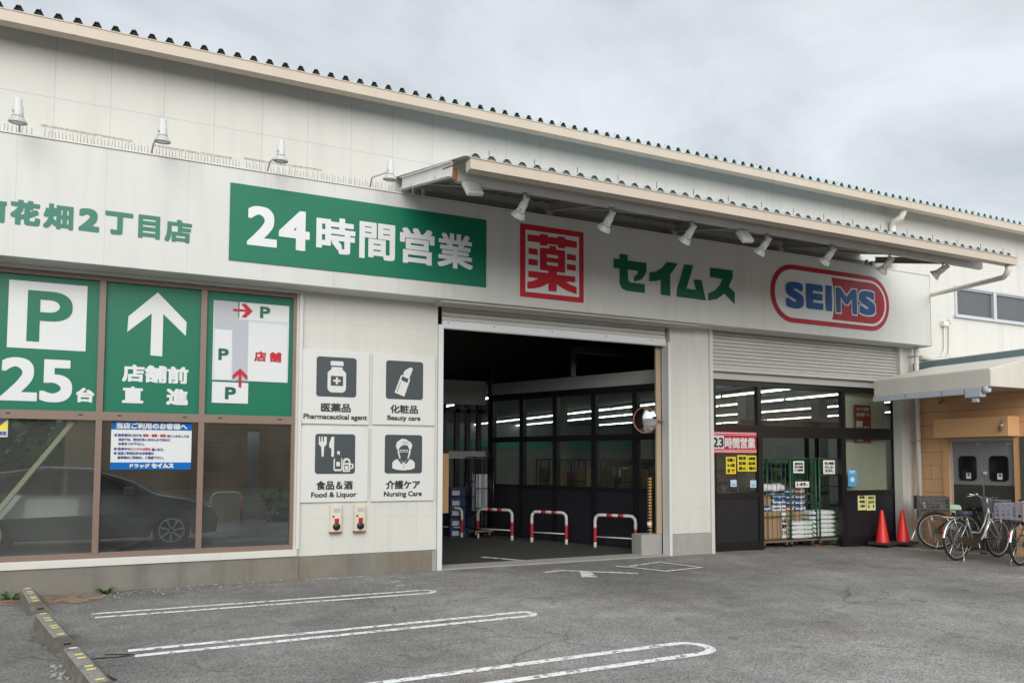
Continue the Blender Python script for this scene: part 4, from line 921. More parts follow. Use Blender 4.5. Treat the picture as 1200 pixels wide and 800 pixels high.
# ================================================================== GARAGE AND SHOP INTERIOR
# ceiling strip lights: rows running into the building
k = 0; strip0 = None
for X, ys_ in ((12.0, [12.9+2.46*i for i in range(8)]), (14.0, [12.9+2.46*i for i in range(8)]), (17.0, [14.5+2.46*i for i in range(6)]), (20.5, [15.5+2.46*i for i in range(5)]), (7.2, (18.2, 20.7, 23.2))):
    for y in ys_:
        if strip0 is None:
            t = thing('ceiling_light', 'lit white strip light on the shop ceiling', 'ceiling light', (X, y, 3.10), 'strip lights on the shop ceiling')
            mb = MB(); mb.box(X-.05, X+.05, y-1.2, y+1.2, 3.16, 3.238); mb.build('housing', 'white', t)
            mb = MB(); mb.tube([(X, y-1.18, 3.13), (X, y+1.18, 3.13)], .015, 8); mb.build('tube', 'tube', t); strip0 = t
        else: dup(strip0, (X, y, 3.10))
# glazed partition between garage passage and shop
pa, pb = Vector((8.02, 11.03, 0)), Vector((6.34, 14.83, 0)); dv = pb-pa; LP = dv.length; ang = math.atan2(dv.y, dv.x)
part = thing('glass_partition', 'black framed glass partition running into the dark garage, shop lights behind', 'partition', pa, None, ang)
mb = MB(); mb.box(0, LP+.05, -.03, .03, 0, .02); mb.box(0, LP, -.05, .05, 2.86, 2.99); mb.box(0, LP, -.05, .05, 1.98, 2.09); mb.box(0, LP, -.05, .05, 1.03, 1.10)
for s in (.0, .54, 1.46, 2.40, 3.28, LP-.02): mb.box(s-.05, s+.05, -.06, .06, .021, 2.989)
mb.build('frame', 'black', part, world=False)
mb = MB(); mb.box(0, LP, -.02, .02, .021, 1.029); mb.build('base_panel', 'blackpanel', part, world=False)
mb = MB(); mb.box(0, LP, -.004, .004, 1.101, 1.979); mb.build('pane', 'glass', part, world=False)
mb = MB(); mb.box(0, LP, -.004, .004, 2.091, 2.859); mb.build('pane', 'glass', part, world=False)
mb = MB(); mb.box(0, LP, -.03, .03, 2.991, 3.24); mb.build('head_panel', 'storeceil', part, world=False)
# far end of the passage: glazed shop wall
Y5 = 15.15; far = thing('glass_wall', 'white panelled screen with black mullions at the far end of the garage', 'partition', (5.6, Y5, 0))
def fx(px): return PY(px, 560, Y5).x
zr0, zr1 = PY(550, 537, Y5).z, PY(550, 528.5, Y5).z
mb = MB()
for px in (519, 535, 547.5, 560.5, 577): mb.box(fx(px)-.05, fx(px)+.05, Y5-.05, Y5+.05, 0, 2.95)
mb.box(3.52, 6.3, Y5-.05, Y5+.05, 2.62, 2.70)
mb.build('frame', 'black', far)
mb = MB(); mb.box(fx(524), 6.28, Y5-.09, Y5-.055, zr0, zr1); mb.build('rail', 'shelf', far)
mb = MB(); mb.box(3.52, 6.29, Y5-.06, Y5+.055, 2.80, 3.32); mb.build('header', 'storeceil', far)
mb = MB(); mb.box(3.52, 6.5, Y5+.06, Y5+.066, 0.0, 2.95); mb.build('pane', 'glass', far)
mb = MB(); mb.box(3.6, 5.2, 18.4, 18.5, 0, 3.2); mb.build('shop_screen', 'storewall', far)
# hooped guards in red and white
def guard(label, c, a, w=.72, h=.52):
    t = thing('hoop_guard', label, 'barrier', (c.x, c.y, 0), 'red and white hoop guards along the garage partition', a)
    r = .10; pts = [(-w/2, 0, 0), (-w/2, 0, h-r)]+[(-w/2+r-r*math.cos(R_(q)), 0, h-r+r*math.sin(R_(q))) for q in (22, 45, 68, 90)]
    pts += [(-x, y, z) for x, y, z in reversed(pts)]; P = [Vector(p) for p in pts]
    L = [0]
    for i in range(1, len(P)): L.append(L[-1]+(P[i]-P[i-1]).length)
    tot = L[-1]
    def at(s):
        for i in range(1, len(P)):
            if s <= L[i]+1e-9: return P[i-1].lerp(P[i], (s-L[i-1])/(L[i]-L[i-1]))
        return P[-1]
    cuts = [0, .10, .36, .58, tot*.5-.16, tot*.5-.06, tot*.5+.06, tot*.5+.16, tot-.58, tot-.36, tot-.10, tot]
    wh, rd = MB(), MB()
    for i in range(11):
        a_, b_ = cuts[i], cuts[i+1]; n = max(2, int((b_-a_)/.03)); (wh if i in (0, 2, 3, 5, 7, 8, 10) else rd).tube([at(a_+(b_-a_)*q/n) for q in range(n+1)], .030, 12)
    wh.tube([(-w/2, 0, .20), (w/2, 0, .20)], .012, 8)
    o = wh.build('hoop', 'post_w', t, world=False); rd.build('red_band', 'post_r', o, world=False); return t
ga = math.atan2(-.63, .47)
guard('red and white hoop guard nearest the garage mouth', (PZ(697.5, 641)+PZ(745, 644.5))/2, ga, .78, .60)
guard('second red and white hoop guard, middle one along the black partition', (PZ(625, 635)+PZ(662, 638))/2, ga, .74, .60)
guard('third red and white hoop guard, deeper in the garage by the trolley', (PZ(563, 630)+PZ(597, 633.5))/2, ga, .80, .60)
guard('furthest red and white hoop guard, half hidden by the left garage post', (PZ(505, 628)+PZ(539.5, 628.5))/2, ga, .8, .60)
for px, w in ((651.5, 'behind the middle hoop guard'), (581, 'behind the third hoop guard')):
    b = PZ(px, 625); b = Vector((b.x+.1, b.y-.3, 0)); t = thing('charge_post', 'thin grey post with a notice strip, %s' % w, 'post', b, 'thin grey posts behind the hoop guards')
    mb = MB(); mb.box(b.x-.03, b.x+.03, b.y-.02, b.y+.02, 0, 1.0); mb.build('post', 'shelf', t, bevel=.004); mb = MB(); mb.box(b.x-.024, b.x+.024, b.y-.023, b.y-.0205, .62, .96); mb.build('notice', 'paper', t)
# hazard striped post by the right jamb
b = Vector((7.60, 10.84, 0)); t = thing('hazard_post', 'slim post wrapped in amber and black hazard tape', 'post', b)
mb = MB(); mb.tube([(b.x, b.y, .10), (b.x, b.y, 1.33)], .040, 12); p0 = mb.build('post', 'ink', t)
mb = MB()
for i in range(23):
    z = .13+i*.052; mb.lathe([(.0415, 0), (.0422, .004), (.0422, .026), (.0415, .030)], (b.x, b.y, z), (.22, 0, 1), 14)
mb.build('tape_band', 'tapeY', t)
mb = MB(); mb.lathe([(.046, 0), (.046, .08)], (b.x, b.y, .0), (0, 0, 1), 14); mb.build('red_foot', 'red2', t)
mb = MB(); mb.lathe([(.044, 0), (.044, .07)], (b.x, b.y, .47), (0, 0, 1), 14); mb.build('paper_band', 'paper', t)
# convex mirror on the jamb
c = PY(756, 492, D+.05); t = thing('convex_mirror', 'round orange rimmed convex mirror fixed inside the garage mouth', 'mirror', c)
ax = Vector((-.86, -.50, -.10)).normalized(); R0 = .215
mb = MB(); mb.lathe([(R0, -.03), (R0, 0.)] + [(R0*math.sin(q)/math.sin(.6), .30*(math.cos(q)-math.cos(.6))) for q in (.58, .5, .4, .3, .2, .1, .001)], c, ax, 32)
mb.build('mirror_face', 'mirror', t)
mb = MB(); mb.tube([c+ax*.004+(ax.orthogonal().normalized()*math.cos(q*.1745)+ax.cross(ax.orthogonal().normalized())*math.sin(q*.1745))*R0 for q in range(36)], .008, 8, closed=True); mb.build('rim', 'orange', t)
mb = MB(); mb.tube([c-ax*.03, c-ax*.12, Vector((7.69, D+.12, c.z))], .018, 8); mb.build('bracket', 'galv', t)

# ---- helpers for goods
def carton(label, x0, x1, y0, y1, z0, z1, mat='carton', group='cartons on the roll cages', papers=None):
    t = thing('carton', label, 'box', ((x0+x1)/2, (y0+y1)/2, z0), group); mb = MB(); mb.box(x0, x1, y0, y1, z0, z1); mb.build('box', mat, t, bevel=.004)
    zc_, w = (z0+z1)/2, x1-x0
    mb = MB(); mb.box((x0+x1)/2-.025, (x0+x1)/2+.025, y0-.0025, y0-.0005, z0+.01, z1-.01); mb.build('tape', 'carton2', t)
    if papers: mb = MB(); mb.box(x0+w*.55, x0+w*.92, y0-.006, y0-.003, z0+.03, z1-.03); p = mb.build('price_sheet', 'paper', t)
    if papers:
        for i, (s, f) in enumerate(zip(papers, ((.60, .78), (.38, .56), (.12, .33)))): lettering('lettering', s, (x0+w*.58, x0+w*.89, z0+.03+(z1-z0-.06)*f[0], z0+.03+(z1-z0-.06)*f[1]), y0-.0065, 'ink', p, .004)
    return t
def bag_mesh(w, d, h, seed):
    rg = random.Random(seed); bm = bmesh.new(); bmesh.ops.create_cube(bm, size=1.0); bmesh.ops.subdivide_edges(bm, edges=bm.edges[:], cuts=5, use_grid_fill=True)
    for v in bm.verts:
        x, y, z = v.co*2
        e = (1-abs(x)**4*.75)*(1-abs(y)**4*.75)
        v.co = Vector((x*w/2*(1-.04*abs(y)), y*d/2*(1-.04*abs(x)), h/2+z*h/2*(.25+.75*e)+rg.uniform(-.006, .006)))
    return bm
def bag(label, x, y, z, w, d, h, seed, mat='bagwhite', group='bags of soil on the roll cages'):
    mb = MB(); mb.bm.free(); mb.bm = bag_mesh(w, d, h, seed); bmesh.ops.translate(mb.bm, verts=mb.bm.verts[:], vec=(x, y, z)); o = mb.build('soil_bag', mat, smooth=True); return solo(o, label, 'bag', group)
def cage(label, x0, x1, y0, y1, zb, h, front_open=0, mat='cagegreen', group='roll cages at the shop entrance', a=0):
    t = thing('roll_cage', label, 'trolley', ((x0+x1)/2, (y0+y1)/2, zb), group)
    w, d = (x1-x0)/2, (y1-y0)/2; mb = MB(); r = .017
    for sx in (-w, w):
        for sy in (-d, d): mb.tube([(sx, sy, .16), (sx, sy, h)], r, 8)
    def panel(p, q, zs, nv):
        p, q = Vector(p), Vector(q)
        for z in zs: mb.tube([p+Vector((0, 0, z)), q+Vector((0, 0, z))], .011, 6)
        for i in range(1, nv): c = p.lerp(q, i/nv); mb.tube([c+Vector((0, 0, .17)), c+Vector((0, 0, h))], .0048, 5)
    zs = (.20, .52, .84, 1.16, h)
    panel((-w, -d, 0), (-w, d, 0), zs, 5); panel((w, -d, 0), (w, d, 0), zs, 5); panel((-w, d, 0), (w, d, 0), zs, 7); panel((-w, -d, 0), (w, -d, 0), (.20, h-.32, h) if front_open else (.20, .62, 1.02, h), 1 if front_open else 6)
    mb.build('cage_frame', mat, t, world=False)
    mb = MB(); mb.box(-w-.01, w+.01, -d-.01, d+.01, .13, .165); mb.build('deck', 'brown', t, world=False, bevel=.006)
    for sx in (-w+.06, w-.06):
        for sy in (-d+.06, d-.06):
            mb = MB(); mb.box(sx-.025, sx+.025, sy-.02, sy+.04, .07, .13); f = mb.build('caster', 'chrome', t, world=False)
            mb = MB(); mb.lathe([(.045, -.015), (.055, -.012), (.055, .012), (.045, .015)], (sx, sy+.02, .055), (1, 0, 0), 18); mb.build('wheel', 'rubber', f, world=False)
    if a: t.rotation_euler.z = a
    return t
zf = -.066; YC = 10.82
def cxp(px): return PY(px, 600, YC).x
zd = zf+.168; HC = PY(920, 537, YC).z-zf
xA0, xA1, xB1, xC1 = cxp(894.5), cxp(926.5), cxp(957.5), cxp(987)
cage('green roll cage of cartons, leftmost in the shop entrance', xA0, xA1, YC, YC+.62, zf, HC)
cage('green roll cage of blue packs, middle of the three in the entrance', xA1+.03, xB1, YC+.02, YC+.62, zf, HC)
cage('green roll cage of soil bags, rightmost in the shop entrance', xB1+.02, xC1, YC-.05, YC+.55, zf, HC, 1)
def zz(px, py, Y=YC): return PY(px, py, Y).z
wA = xA1-xA0
carton('plain brown carton on the left roll cage deck', xA0+.03, xA0+wA*.40, YC+.05, YC+.5, zd, zz(910, 599), 'carton')
carton('brown carton with a white price sheet on the left roll cage deck', xA0+wA*.42, xA1-.03, YC+.05, YC+.5, zd, zz(910, 599), 'carton', papers=('5点', '激安', '114'))
za = zz(910, 599)+.003
carton('small brown carton on top of the plain carton', xA0+.03, xA0+wA*.36, YC+.06, YC+.45, za+.105, za+.30, 'carton')
def packs(label, x0, x1, y0, y1, z0, z1, mat, n, group='wrapped packs on the roll cages'):
    t = thing('wrapped_pack', label, 'package', ((x0+x1)/2, (y0+y1)/2, z0), group); mb = MB(); mb.box(x0, x1, y0, y1, z0, z1); mb.build('pack', mat, t, bevel=.012)
    mb = MB(); h = (z1-z0)
    mb.box(x0+.02, x1-.02, y0-.0025, y0-.0005, z0+h*.35, z0+h*.62); mb.build('label_band', 'bagwhite2' if mat != 'bagwhite2' else 'packblue', t); return t
packs('blue pack lying under the small carton', xA0+.03, xA0+wA*.36, YC+.06, YC+.45, za, za+.10, 'packblue', 1)
for i in range(3): packs('blue white wrapped pack, %s on the priced carton' % ('lowest', 'middle', 'topmost')[i], xA0+wA*.42, xA1-.05, YC+.06, YC+.45, za+i*.113, za+i*.113+.108, ('bagwhite2', 'packblue', 'packblue')[i], 1)
for i in range(4): bag('white plastic pack heaped on top of the left roll cage, %s' % ('first from left', 'second from left', 'third from left', 'fourth from left')[i], xA0+.09+i*.17, YC+.25+.03*(i % 2), za+.345+.01*(i % 2), .20, .30, .16, i, 'bagwhite2', 'white packs on the left roll cage')
wB = xB1-xA1
carton('brown carton under the blue packs of the middle roll cage', xA1+.06, xB1-.10, YC+.25, YC+.58, zd, zz(940, 600), 'carton')
zb_ = zz(940, 600)+.003
for i in range(4):
    for j in range(2): packs('blue pack in the middle roll cage, %s row, %s column' % (('lowest', 'second', 'third', 'top')[i], ('left', 'right')[j]), xA1+.06+j*wB*.42, xA1+.06+j*wB*.42+wB*.40, YC+.24, YC+.55, zb_+i*.112, zb_+i*.112+.107, 'packblue' if (i+j) % 4 else 'packred', 1)
for i in range(4): bag('grey white soil bag, %s of the low stack in the middle cage' % ('bottom', 'second', 'third', 'top')[i], xA1+.30+.01*(i % 2), YC+.13, zd+i*.082, .60, .30, .10, 20+i)
for i in range(6): bag('white and green soil bag, %s of the tall stack at right' % ('bottom', 'second', 'third', 'fourth', 'fifth', 'top')[i], xB1+.22+.02*(i % 2), YC+.22, zd+i*.086, .74, .42, .105, 40+i)
def sheet(label, px0, px1, py0, py1, Y, lines, mat='paper', group='paper price sheets on the cages', tilt=0):
    r = rect(px0, py0, py1, px1, Y); t = thing('price_sheet', label, 'price tag', ((r[0]+r[1])/2, Y, r[2]), group); mb = MB(); mb.box(r[0], r[1], Y-.004, Y, r[2], r[3]); mb.build('sheet', mat, t)
    n = len(lines)
    for i, s in enumerate(lines):
        h = (r[3]-r[2])*.8/n; z = r[3]-(r[3]-r[2])*.1-(i+1)*h; lettering('lettering', s, (r[0]+.1*(r[1]-r[0]), r[0]+.9*(r[1]-r[0]), z+h*.15, z+h*.9), Y-.0045, 'ink', t, .003)
    return t
sheet('white price sheet clipped to the top of the middle cage', 929.5, 942, 540, 554, YC-.005, ['肥料', '花と野菜', '1袋'])
sheet('white price sheet clipped to the top of the right cage', 964.5, 978, 539, 555, YC-.08, ['花と野菜', 'の土', '25L'])
sheet('slanted white price tag reading 149 on the middle cage', 932, 948, 564, 571, YC-.01, ['149-'])
# wooden chocks under the casters
for px, w in ((914, 'left'), (957, 'middle'), (988, 'right')):
    v = PY(px, 634, YC-.02); mb = MB(); mb.box(v.x-.07, v.x+.07, YC-.06, YC+.06, zf, zf+.05); o = mb.build('wood_chock', pmat('chock_brown', (.18, .07, .04), .8) if px == 914 else bpy.data.materials['chock_brown'], bevel=.004); solo(o, 'small reddish wood block on the floor under the %s roll cage' % w, 'block', 'wood blocks under the roll cages')
# shop fittings behind
def gondola(x0, x1, y0, y1, h, label, seed):
    rg = random.Random(seed); t = thing('store_shelf', label, 'shelf', ((x0+x1)/2, (y0+y1)/2, zf), 'shelves inside the dim shop')
    mb = MB(); mb.box(x0, x1, y1-.03, y1, zf, zf+h); n = 4
    for i in range(n+1): mb.box(x0, x1, y0, y1-.031, zf+.1+i*(h-.15)/n, zf+.13+i*(h-.15)/n)
    mb.build('shelf_frame', 'shelf', t)
    for i in range(n):
        mb = MB(); x = x0+.02; z = zf+.131+i*(h-.15)/n
        while x < x1-.15:
            w = rg.uniform(.08, .2); mb.mi = rg.randrange(4); mb.box(x, x+w, y0+.02, y1-.05, z, z+rg.uniform(.15, .28)); x += w+.01
        mb.build('goods', ['packblue', 'packred', 'bagwhite2', 'carton2'], t)
gondola(9.6, 11.4, 15.0, 15.5, 1.7, 'stocked shelf behind the left roll cage inside the shop', 1)
gondola(12.6, 15.4, 15.8, 16.3, 1.5, 'stocked shelf behind the right roll cage inside the shop', 2)
gondola(16.0, 19.0, 17.5, 18.0, 1.6, 'stocked shelf deepest in the shop, seen through the right pane', 3)
for x, y, w in ((10.2, 14.2, 'left'), (11.2, 14.2, 'right')):
    mb = MB(); mb.box(x, x+.55, y, y+.03, 1.66, 1.98); o = mb.build('hanging_sign', 'shelf'); solo(o, 'grey hanging aisle board on the %s inside the shop entrance' % w, 'sign', 'hanging aisle boards inside the shop')
mb = MB(); mb.box(12.3, 14.0, 16.0, 16.03, 1.92, 2.14); t = mb.build('header_sign', 'red2'); solo(t, 'dull red header board high inside the shop entrance', 'sign')
r_ = rect(908, 523, 536, 928, 16.2); mb = MB(); mb.box(r_[0], r_[1], 16.2, 16.22, r_[2], r_[3]); t = mb.build('light_board', 'whitesign'); solo(t, 'pale board glowing under shop lights behind the cages', 'board')
# nested shopping carts
def shopping_cart(x, y, w):
    t = thing('shopping_cart', 'wire shopping cart, %s in the nested row behind the soil bags' % w, 'shopping cart', (x, y, zf), 'nested shopping carts')
    mb = MB(); mb.tube([(x-.22, y-.25, zf+1.0), (x-.22, y-.12, zf+.95), (x-.22, y+.45, zf+.80)], .012, 8); mb.tube([(x+.22, y-.25, zf+1.0), (x+.22, y-.12, zf+.95), (x+.22, y+.45, zf+.80)], .012, 8)
    mb.tube([(x-.22, y-.1, zf+.95), (x-.2, y+.05, zf+.1)], .012, 8); mb.tube([(x+.22, y-.1, zf+.95), (x+.2, y+.05, zf+.1)], .012, 8); mb.tube([(x-.2, y, zf+.2), (x-.18, y+.6, zf+.15)], .012, 8); mb.tube([(x+.2, y, zf+.2), (x+.18, y+.6, zf+.15)], .012, 8)
    for i in range(7): mb.tube([(x-.22, y-.05+i*.085, zf+.93-i*.02), (x-.2, y-.02+i*.08, zf+.5), (x+.2, y-.02+i*.08, zf+.5), (x+.22, y-.05+i*.085, zf+.93-i*.02)], .005, 5)
    mb.build('cart_frame', 'chrome', t); mb = MB(); mb.tube([(x-.23, y-.25, zf+1.0), (x+.23, y-.25, zf+1.0)], .02, 10); mb.build('handle', 'rubber', t)
    for sx in (-.2, .2):
        for yy in (0, .55):
            mb = MB(); mb.lathe([(.05, -.012), (.05, .012)], (x+sx, y+yy, zf+.05), (1, 0, 0), 14); mb.build('wheel', 'rubber', t)
for i in range(4): shopping_cart(12.15+i*.2, 11.6+i*.2, ('nearest', 'second', 'third', 'rearmost')[i])
# stock standing behind the partition: cages with cartons
rg = random.Random(11)
for i, (x, y) in enumerate(((8.75, 11.6), (8.55, 12.7), (8.0, 13.7), (7.65, 14.7))):
    w = ('nearest the garage mouth', 'second from the garage mouth', 'third from the garage mouth', 'deepest in')[i]
    cage('dark roll cage behind the glass partition, %s' % w, x, x+.75, y, y+.62, 0, 1.62, 0, 'black', 'dark roll cages behind the glass partition')
    for j in range(3):
        z = .17+j*.42
        carton('carton in the dark roll cage %s, %s' % (w, ('bottom', 'middle', 'top')[j]), x+.03, x+.37, y+.04, y+.56, z, z+.41, 'carton', 'cartons behind the glass partition')
        carton('second carton in the dark roll cage %s, %s' % (w, ('bottom', 'middle', 'top')[j]), x+.38, x+.72, y+.04, y+.56, z, z+rg.choice((.33, .41)), 'carton2', 'cartons behind the glass partition')
# blue crates and a dark trolley at the far end
b0, b1 = PY(528, 570, 14.75), PY(555.5, 607, 14.75)
for j in range(5):
    h = (b0.z+.0)/5
    t = thing('blue_crate', 'dark blue plastic crate, %s in the stack at the far end of the garage' % ('bottom', 'second', 'third', 'fourth', 'topmost')[j], 'crate', ((b0.x+b1.x)/2, 14.9, j*h), 'stacked dark blue crates')
    mb = MB(); mb.box(b0.x, b1.x, 14.75, 15.05, j*h, j*h+h-.012); mb.build('crate', 'cratebl', t, bevel=.008)
    mb = MB(); mb.box(b0.x-.005, b1.x+.005, 14.74, 15.055, j*h+h-.05, j*h+h-.02); mb.build('rim', 'cratebl', t)
    mb = MB(); mb.box(b0.x+.04, b0.x+.2, 14.744, 14.748, j*h+.03, j*h+h*.6); mb.build('label_plate', 'lav', t)
cage('tall dark trolley of white rolls beside the blue crates', 5.72, 6.12, 14.25, 14.75, 0, 1.66, 0, 'black', 'roll cages in the garage')
for j in range(3):
    mb = MB(); mb.lathe([(.055, 0), (.06, .01), (.06, .75), (.055, .76)], (5.80+j*.12, 14.5, .55), (0, 0, 1), 16); o = mb.build('white_roll', 'lav'); solo(o, 'white roll standing in the dark trolley, %s' % ('left one', 'middle one', 'right one')[j], 'roll', 'white rolls in the dark trolley')
r_ = rect(512, 531, 601, 526, 13.6); mb = MB(); mb.box(r_[0], r_[1], 13.6, 13.63, r_[2], r_[3])
o = mb.build('orange_board', 'tan'); solo(o, 'dim orange board leaning inside the left side of the garage mouth', 'board')

# ---- room behind the shop windows: parked car, brace, hoop
mb = MB(); a, b = PY(92, 487, D+.12), PY(-20, 620, D+.12); mb.bar(a, b, .05, .11, (0, 1, 0)); o = mb.build('steel_brace', pmat('brace_beige', (.80, .70, .52), .6, var=.08)); solo(o, 'beige diagonal steel brace behind the left shop window', 'brace')
def car(label, x, y, group=None):
    t = thing('parked_car', label, 'car', (x, y, 0)); Lc = 4.45
    side = [(-2.2, .28), (-2.22, .55), (-2.15, .95), (-1.95, 1.05), (-1.35, 1.36), (-.6, 1.47), (.1, 1.44), (.75, 1.2), (1.15, .98), (1.7, .86), (2.1, .70), (2.2, .50), (2.18, .26), (1.78, .22), (1.72, .42), (1.60, .56), (1.42, .62), (1.24, .56), (1.12, .42), (1.06, .20), (-1.02, .20), (-1.08, .42), (-1.2, .56), (-1.38, .62), (-1.56, .56), (-1.68, .42), (-1.74, .24)]
    mb = MB(); hw = .86
    def wz(z): return hw-max(0, z-.85)*.42
    n = len(side); A = [mb.bm.verts.new((px, -wz(pz), pz)) for px, pz in side]; B = [mb.bm.verts.new((px, wz(pz), pz)) for px, pz in side]
    mb.bm.faces.new(A); mb.bm.faces.new(B[::-1])
    for i in range(n): j = (i+1) % n; mb.bm.faces.new((A[j], A[i], B[i], B[j]))
    body = mb.build('body', 'carpaint', t, world=False, bevel=.03)
    for sgn in (-1, 1):
        def q(pts): return [(px, sgn*(wz(pz)+.004), pz) for px, pz in pts]
        for nm, pts in (('side_window', [(-1.45, 1.02), (-1.15, 1.30), (-.62, 1.39), (-.32, 1.40), (-.32, .99)]), ('side_window', [(-.26, .99), (-.26, 1.40), (.08, 1.37), (.62, 1.16), (.88, .98)])):
            mb = MB(); f = q(pts); g = [(p[0], p[1]+sgn*.006, p[2]) for p in f]; mb.face(g); mb.face(f)
            for i in range(len(f)): j = (i+1) % len(f); mb.face([f[i], f[j], g[j], g[i]])
            mb.build(nm, 'carglass', t, world=False)
        mb = MB(); mb.hexa([(1.72, sgn*.75, .66), (2.12, sgn*.62, .60), (2.12, sgn*.5, .60), (1.72, sgn*.6, .66), (1.62, sgn*.835, .78), (2.08, sgn*.74, .70), (2.08, sgn*.55, .72), (1.62, sgn*.72, .80)]); mb.build('headlight', 'whitesign', t, world=False)
        mb = MB(); mb.box(.62, .80, sgn*.90-.09, sgn*.90+.09, .97, 1.10); mb.build('wing_mirror', 'carpaint', t, world=False, bevel=.02)
        for wx_ in (-1.38, 1.42):
            mb = MB(); mb.lathe([(.19, -.06), (.215, -.1), (.29, -.105), (.315, -.08), (.315, .08), (.29, .105), (.215, .1), (.19, .06)], (wx_, sgn*.78, .315), (0, 1, 0), 32); w = mb.build('wheel', 'rubber', t, world=False)
            mb = MB()
            for k in range(7):
                a = k*math.pi/3.5; mb.bar((wx_+.03*math.cos(a), sgn*.892, .315+.03*math.sin(a)), (wx_+.20*math.cos(a+.18), sgn*.892, .315+.20*math.sin(a+.18)), .03, .05, (0, 1, 0))
            mb.tube([(wx_+.207*math.cos(k*.19635), sgn*.892, .315+.207*math.sin(k*.19635)) for k in range(32)], .014, 8, closed=True); mb.build('rim', 'whitesign', w, world=False)
    mb = MB(); mb.hexa([(.16, -.60, 1.425), (1.12, -.72, .995), (1.12, .72, .995), (.16, .60, 1.425), (.17, -.60, 1.435), (1.13, -.72, 1.005), (1.13, .72, 1.005), (.17, .60, 1.435)]); mb.build('windscreen', 'carglass', t, world=False)
    return t
car('dark grey hatchback parked inside, seen through the dark shop windows', -1.33, 15.9)
mb = MB(); x_, y_ = 1.35, 19.9; mb.tube([(x_-.35, y_, 0), (x_-.35, y_, .65), (x_-.3, y_, .74), (x_-.22, y_, .78), (x_+.22, y_, .78), (x_+.3, y_, .74), (x_+.35, y_, .65), (x_+.35, y_, 0)], .03, 10)
t = thing('hoop_rail', 'white hoop rail in front of the brown back wall, seen through the window', 'barrier', (x_, y_, 0)); mb.build('hoop', 'post_w', t)
mb = MB(); mb.tube([(x_+.35, y_, .1), (x_+.35, y_, .62)], .0315, 10); mb.build('red_band', 'post_r', t)
def leafball(name, label, cat, c, rad, n, size, mat, group=None, seed=0, trunk=0., flat_=1.):
    rg = random.Random(seed); t = thing(name, label, cat, (c[0], c[1], 0), group); mb = MB()
    lobes = [(Vector((rg.gauss(0, .5)*rad, rg.gauss(0, .5)*rad, rg.gauss(0, .4)*rad*flat_)), rad*rg.uniform(.35, .6)) for _ in range(9)]
    for i in range(n):
        lc, lr = rg.choice(lobes); d = Vector((rg.gauss(0, 1), rg.gauss(0, 1), rg.gauss(0, 1))).normalized(); p = Vector(c)+lc+d*lr*rg.uniform(.6, 1.)
        u = Vector((rg.gauss(0, 1), rg.gauss(0, 1), rg.gauss(0, 1))).normalized(); v = u.orthogonal().normalized()*size*.5; u = u*size
        if p.z > .02: mb.face([p-u*.5, p+v, p+u*.5, p-v])
    mb.build('crown' if trunk else 'foliage', mat, t)
    if trunk:
        mb = MB(); mb.tube([(c[0], c[1], 0), (c[0]+.05, c[1], c[2]*.5), (c[0], c[1], c[2])], [trunk, trunk*.8, trunk*.5], 10)
        for k in range(5): a = k*1.3; mb.tube([(c[0], c[1], c[2]*(.45+.08*k)), (c[0]+math.cos(a)*rad*.7, c[1]+math.sin(a)*rad*.7, c[2]*(.75+.08*k))], [trunk*.4, trunk*.12], 6)
        mb.build('trunk', 'bark', t)
    return t
leafball('shrub', 'small rounded shrub by the lit doorway, seen through the window', 'shrub', (PY(328, 600, 20.6).x, 20.6, .35), .55, 700, .10, 'leaf', None, 4)
leafball('garden_tree', 'leafy tree outside the back opening, seen through the wired pane', 'tree', (-6.2, 25.5, 2.4), 2.2, 3500, .28, 'leafd', None, 5, .12)
leafball('garden_tree', 'second leafy tree outside the back opening, nearer the brown wall', 'tree', (-3.4, 27.0, 2.2), 2.0, 3000, .28, 'leafd', None, 6, .12)
mb = MB(); mb.box(-9.5, 4.5, 30, 30.2, 0, 3.2); o = mb.build('boundary_wall', 'concrete')
mb2 = MB(); mb2.box(.6, 3.25, 22.6, 22.7, 0, 2.8); o2 = mb2.build('bright_backing', 'panel'); solo(o2, 'white panel added behind the brown doorway to brighten it', 'wall'); solo(o, 'grey boundary wall behind the garden trees, seen through the back opening', 'wall')  # white panel added behind the doorway so the opening looks bright

# ================================================================== ENTRANCE POSTERS
YE = EY-.052
def posterm(label, px0, px1, py0, py1, Y, mat, name='poster', group=None, cat='poster'):
    r = rect(px0, py0, py1, px1, Y); t = thing(name, label, cat, ((r[0]+r[1])/2, Y, r[2]), group); mb = MB(); mb.box(r[0], r[1], Y-.004, Y, r[2], r[3]); mb.build('sheet', mat, t)
    return t, r, lambda u0, u1, v0, v1: (r[0]+u0*(r[1]-r[0]), r[0]+u1*(r[1]-r[0]), r[3]-v1*(r[3]-r[2]), r[3]-v0*(r[3]-r[2]))
t, r, q = posterm('red banner reading 23 hours in white characters beside the entrance', 833.5, 886, 505, 530.5, EY-.06, 'red', 'hours_banner', None, 'banner')
flat('white_rule', [box4(q(0, 1, .05, .09)), box4(q(0, 1, .14, .16)), box4(q(0, 1, .84, .86)), box4(q(0, 1, .91, .95))], EY-.0645, 'whitesign', t, .002)
flat('number_field', [box4(q(.0, .27, .20, .80))], EY-.0645, 'whitesign', t, .002)
lettering('lettering', '23', q(.02, .255, .28, .74), EY-.067, 'ink', t, .006); lettering('lettering', '時間営業', q(.285, .965, .27, .78), EY-.0645, 'whitesign', t, .006)
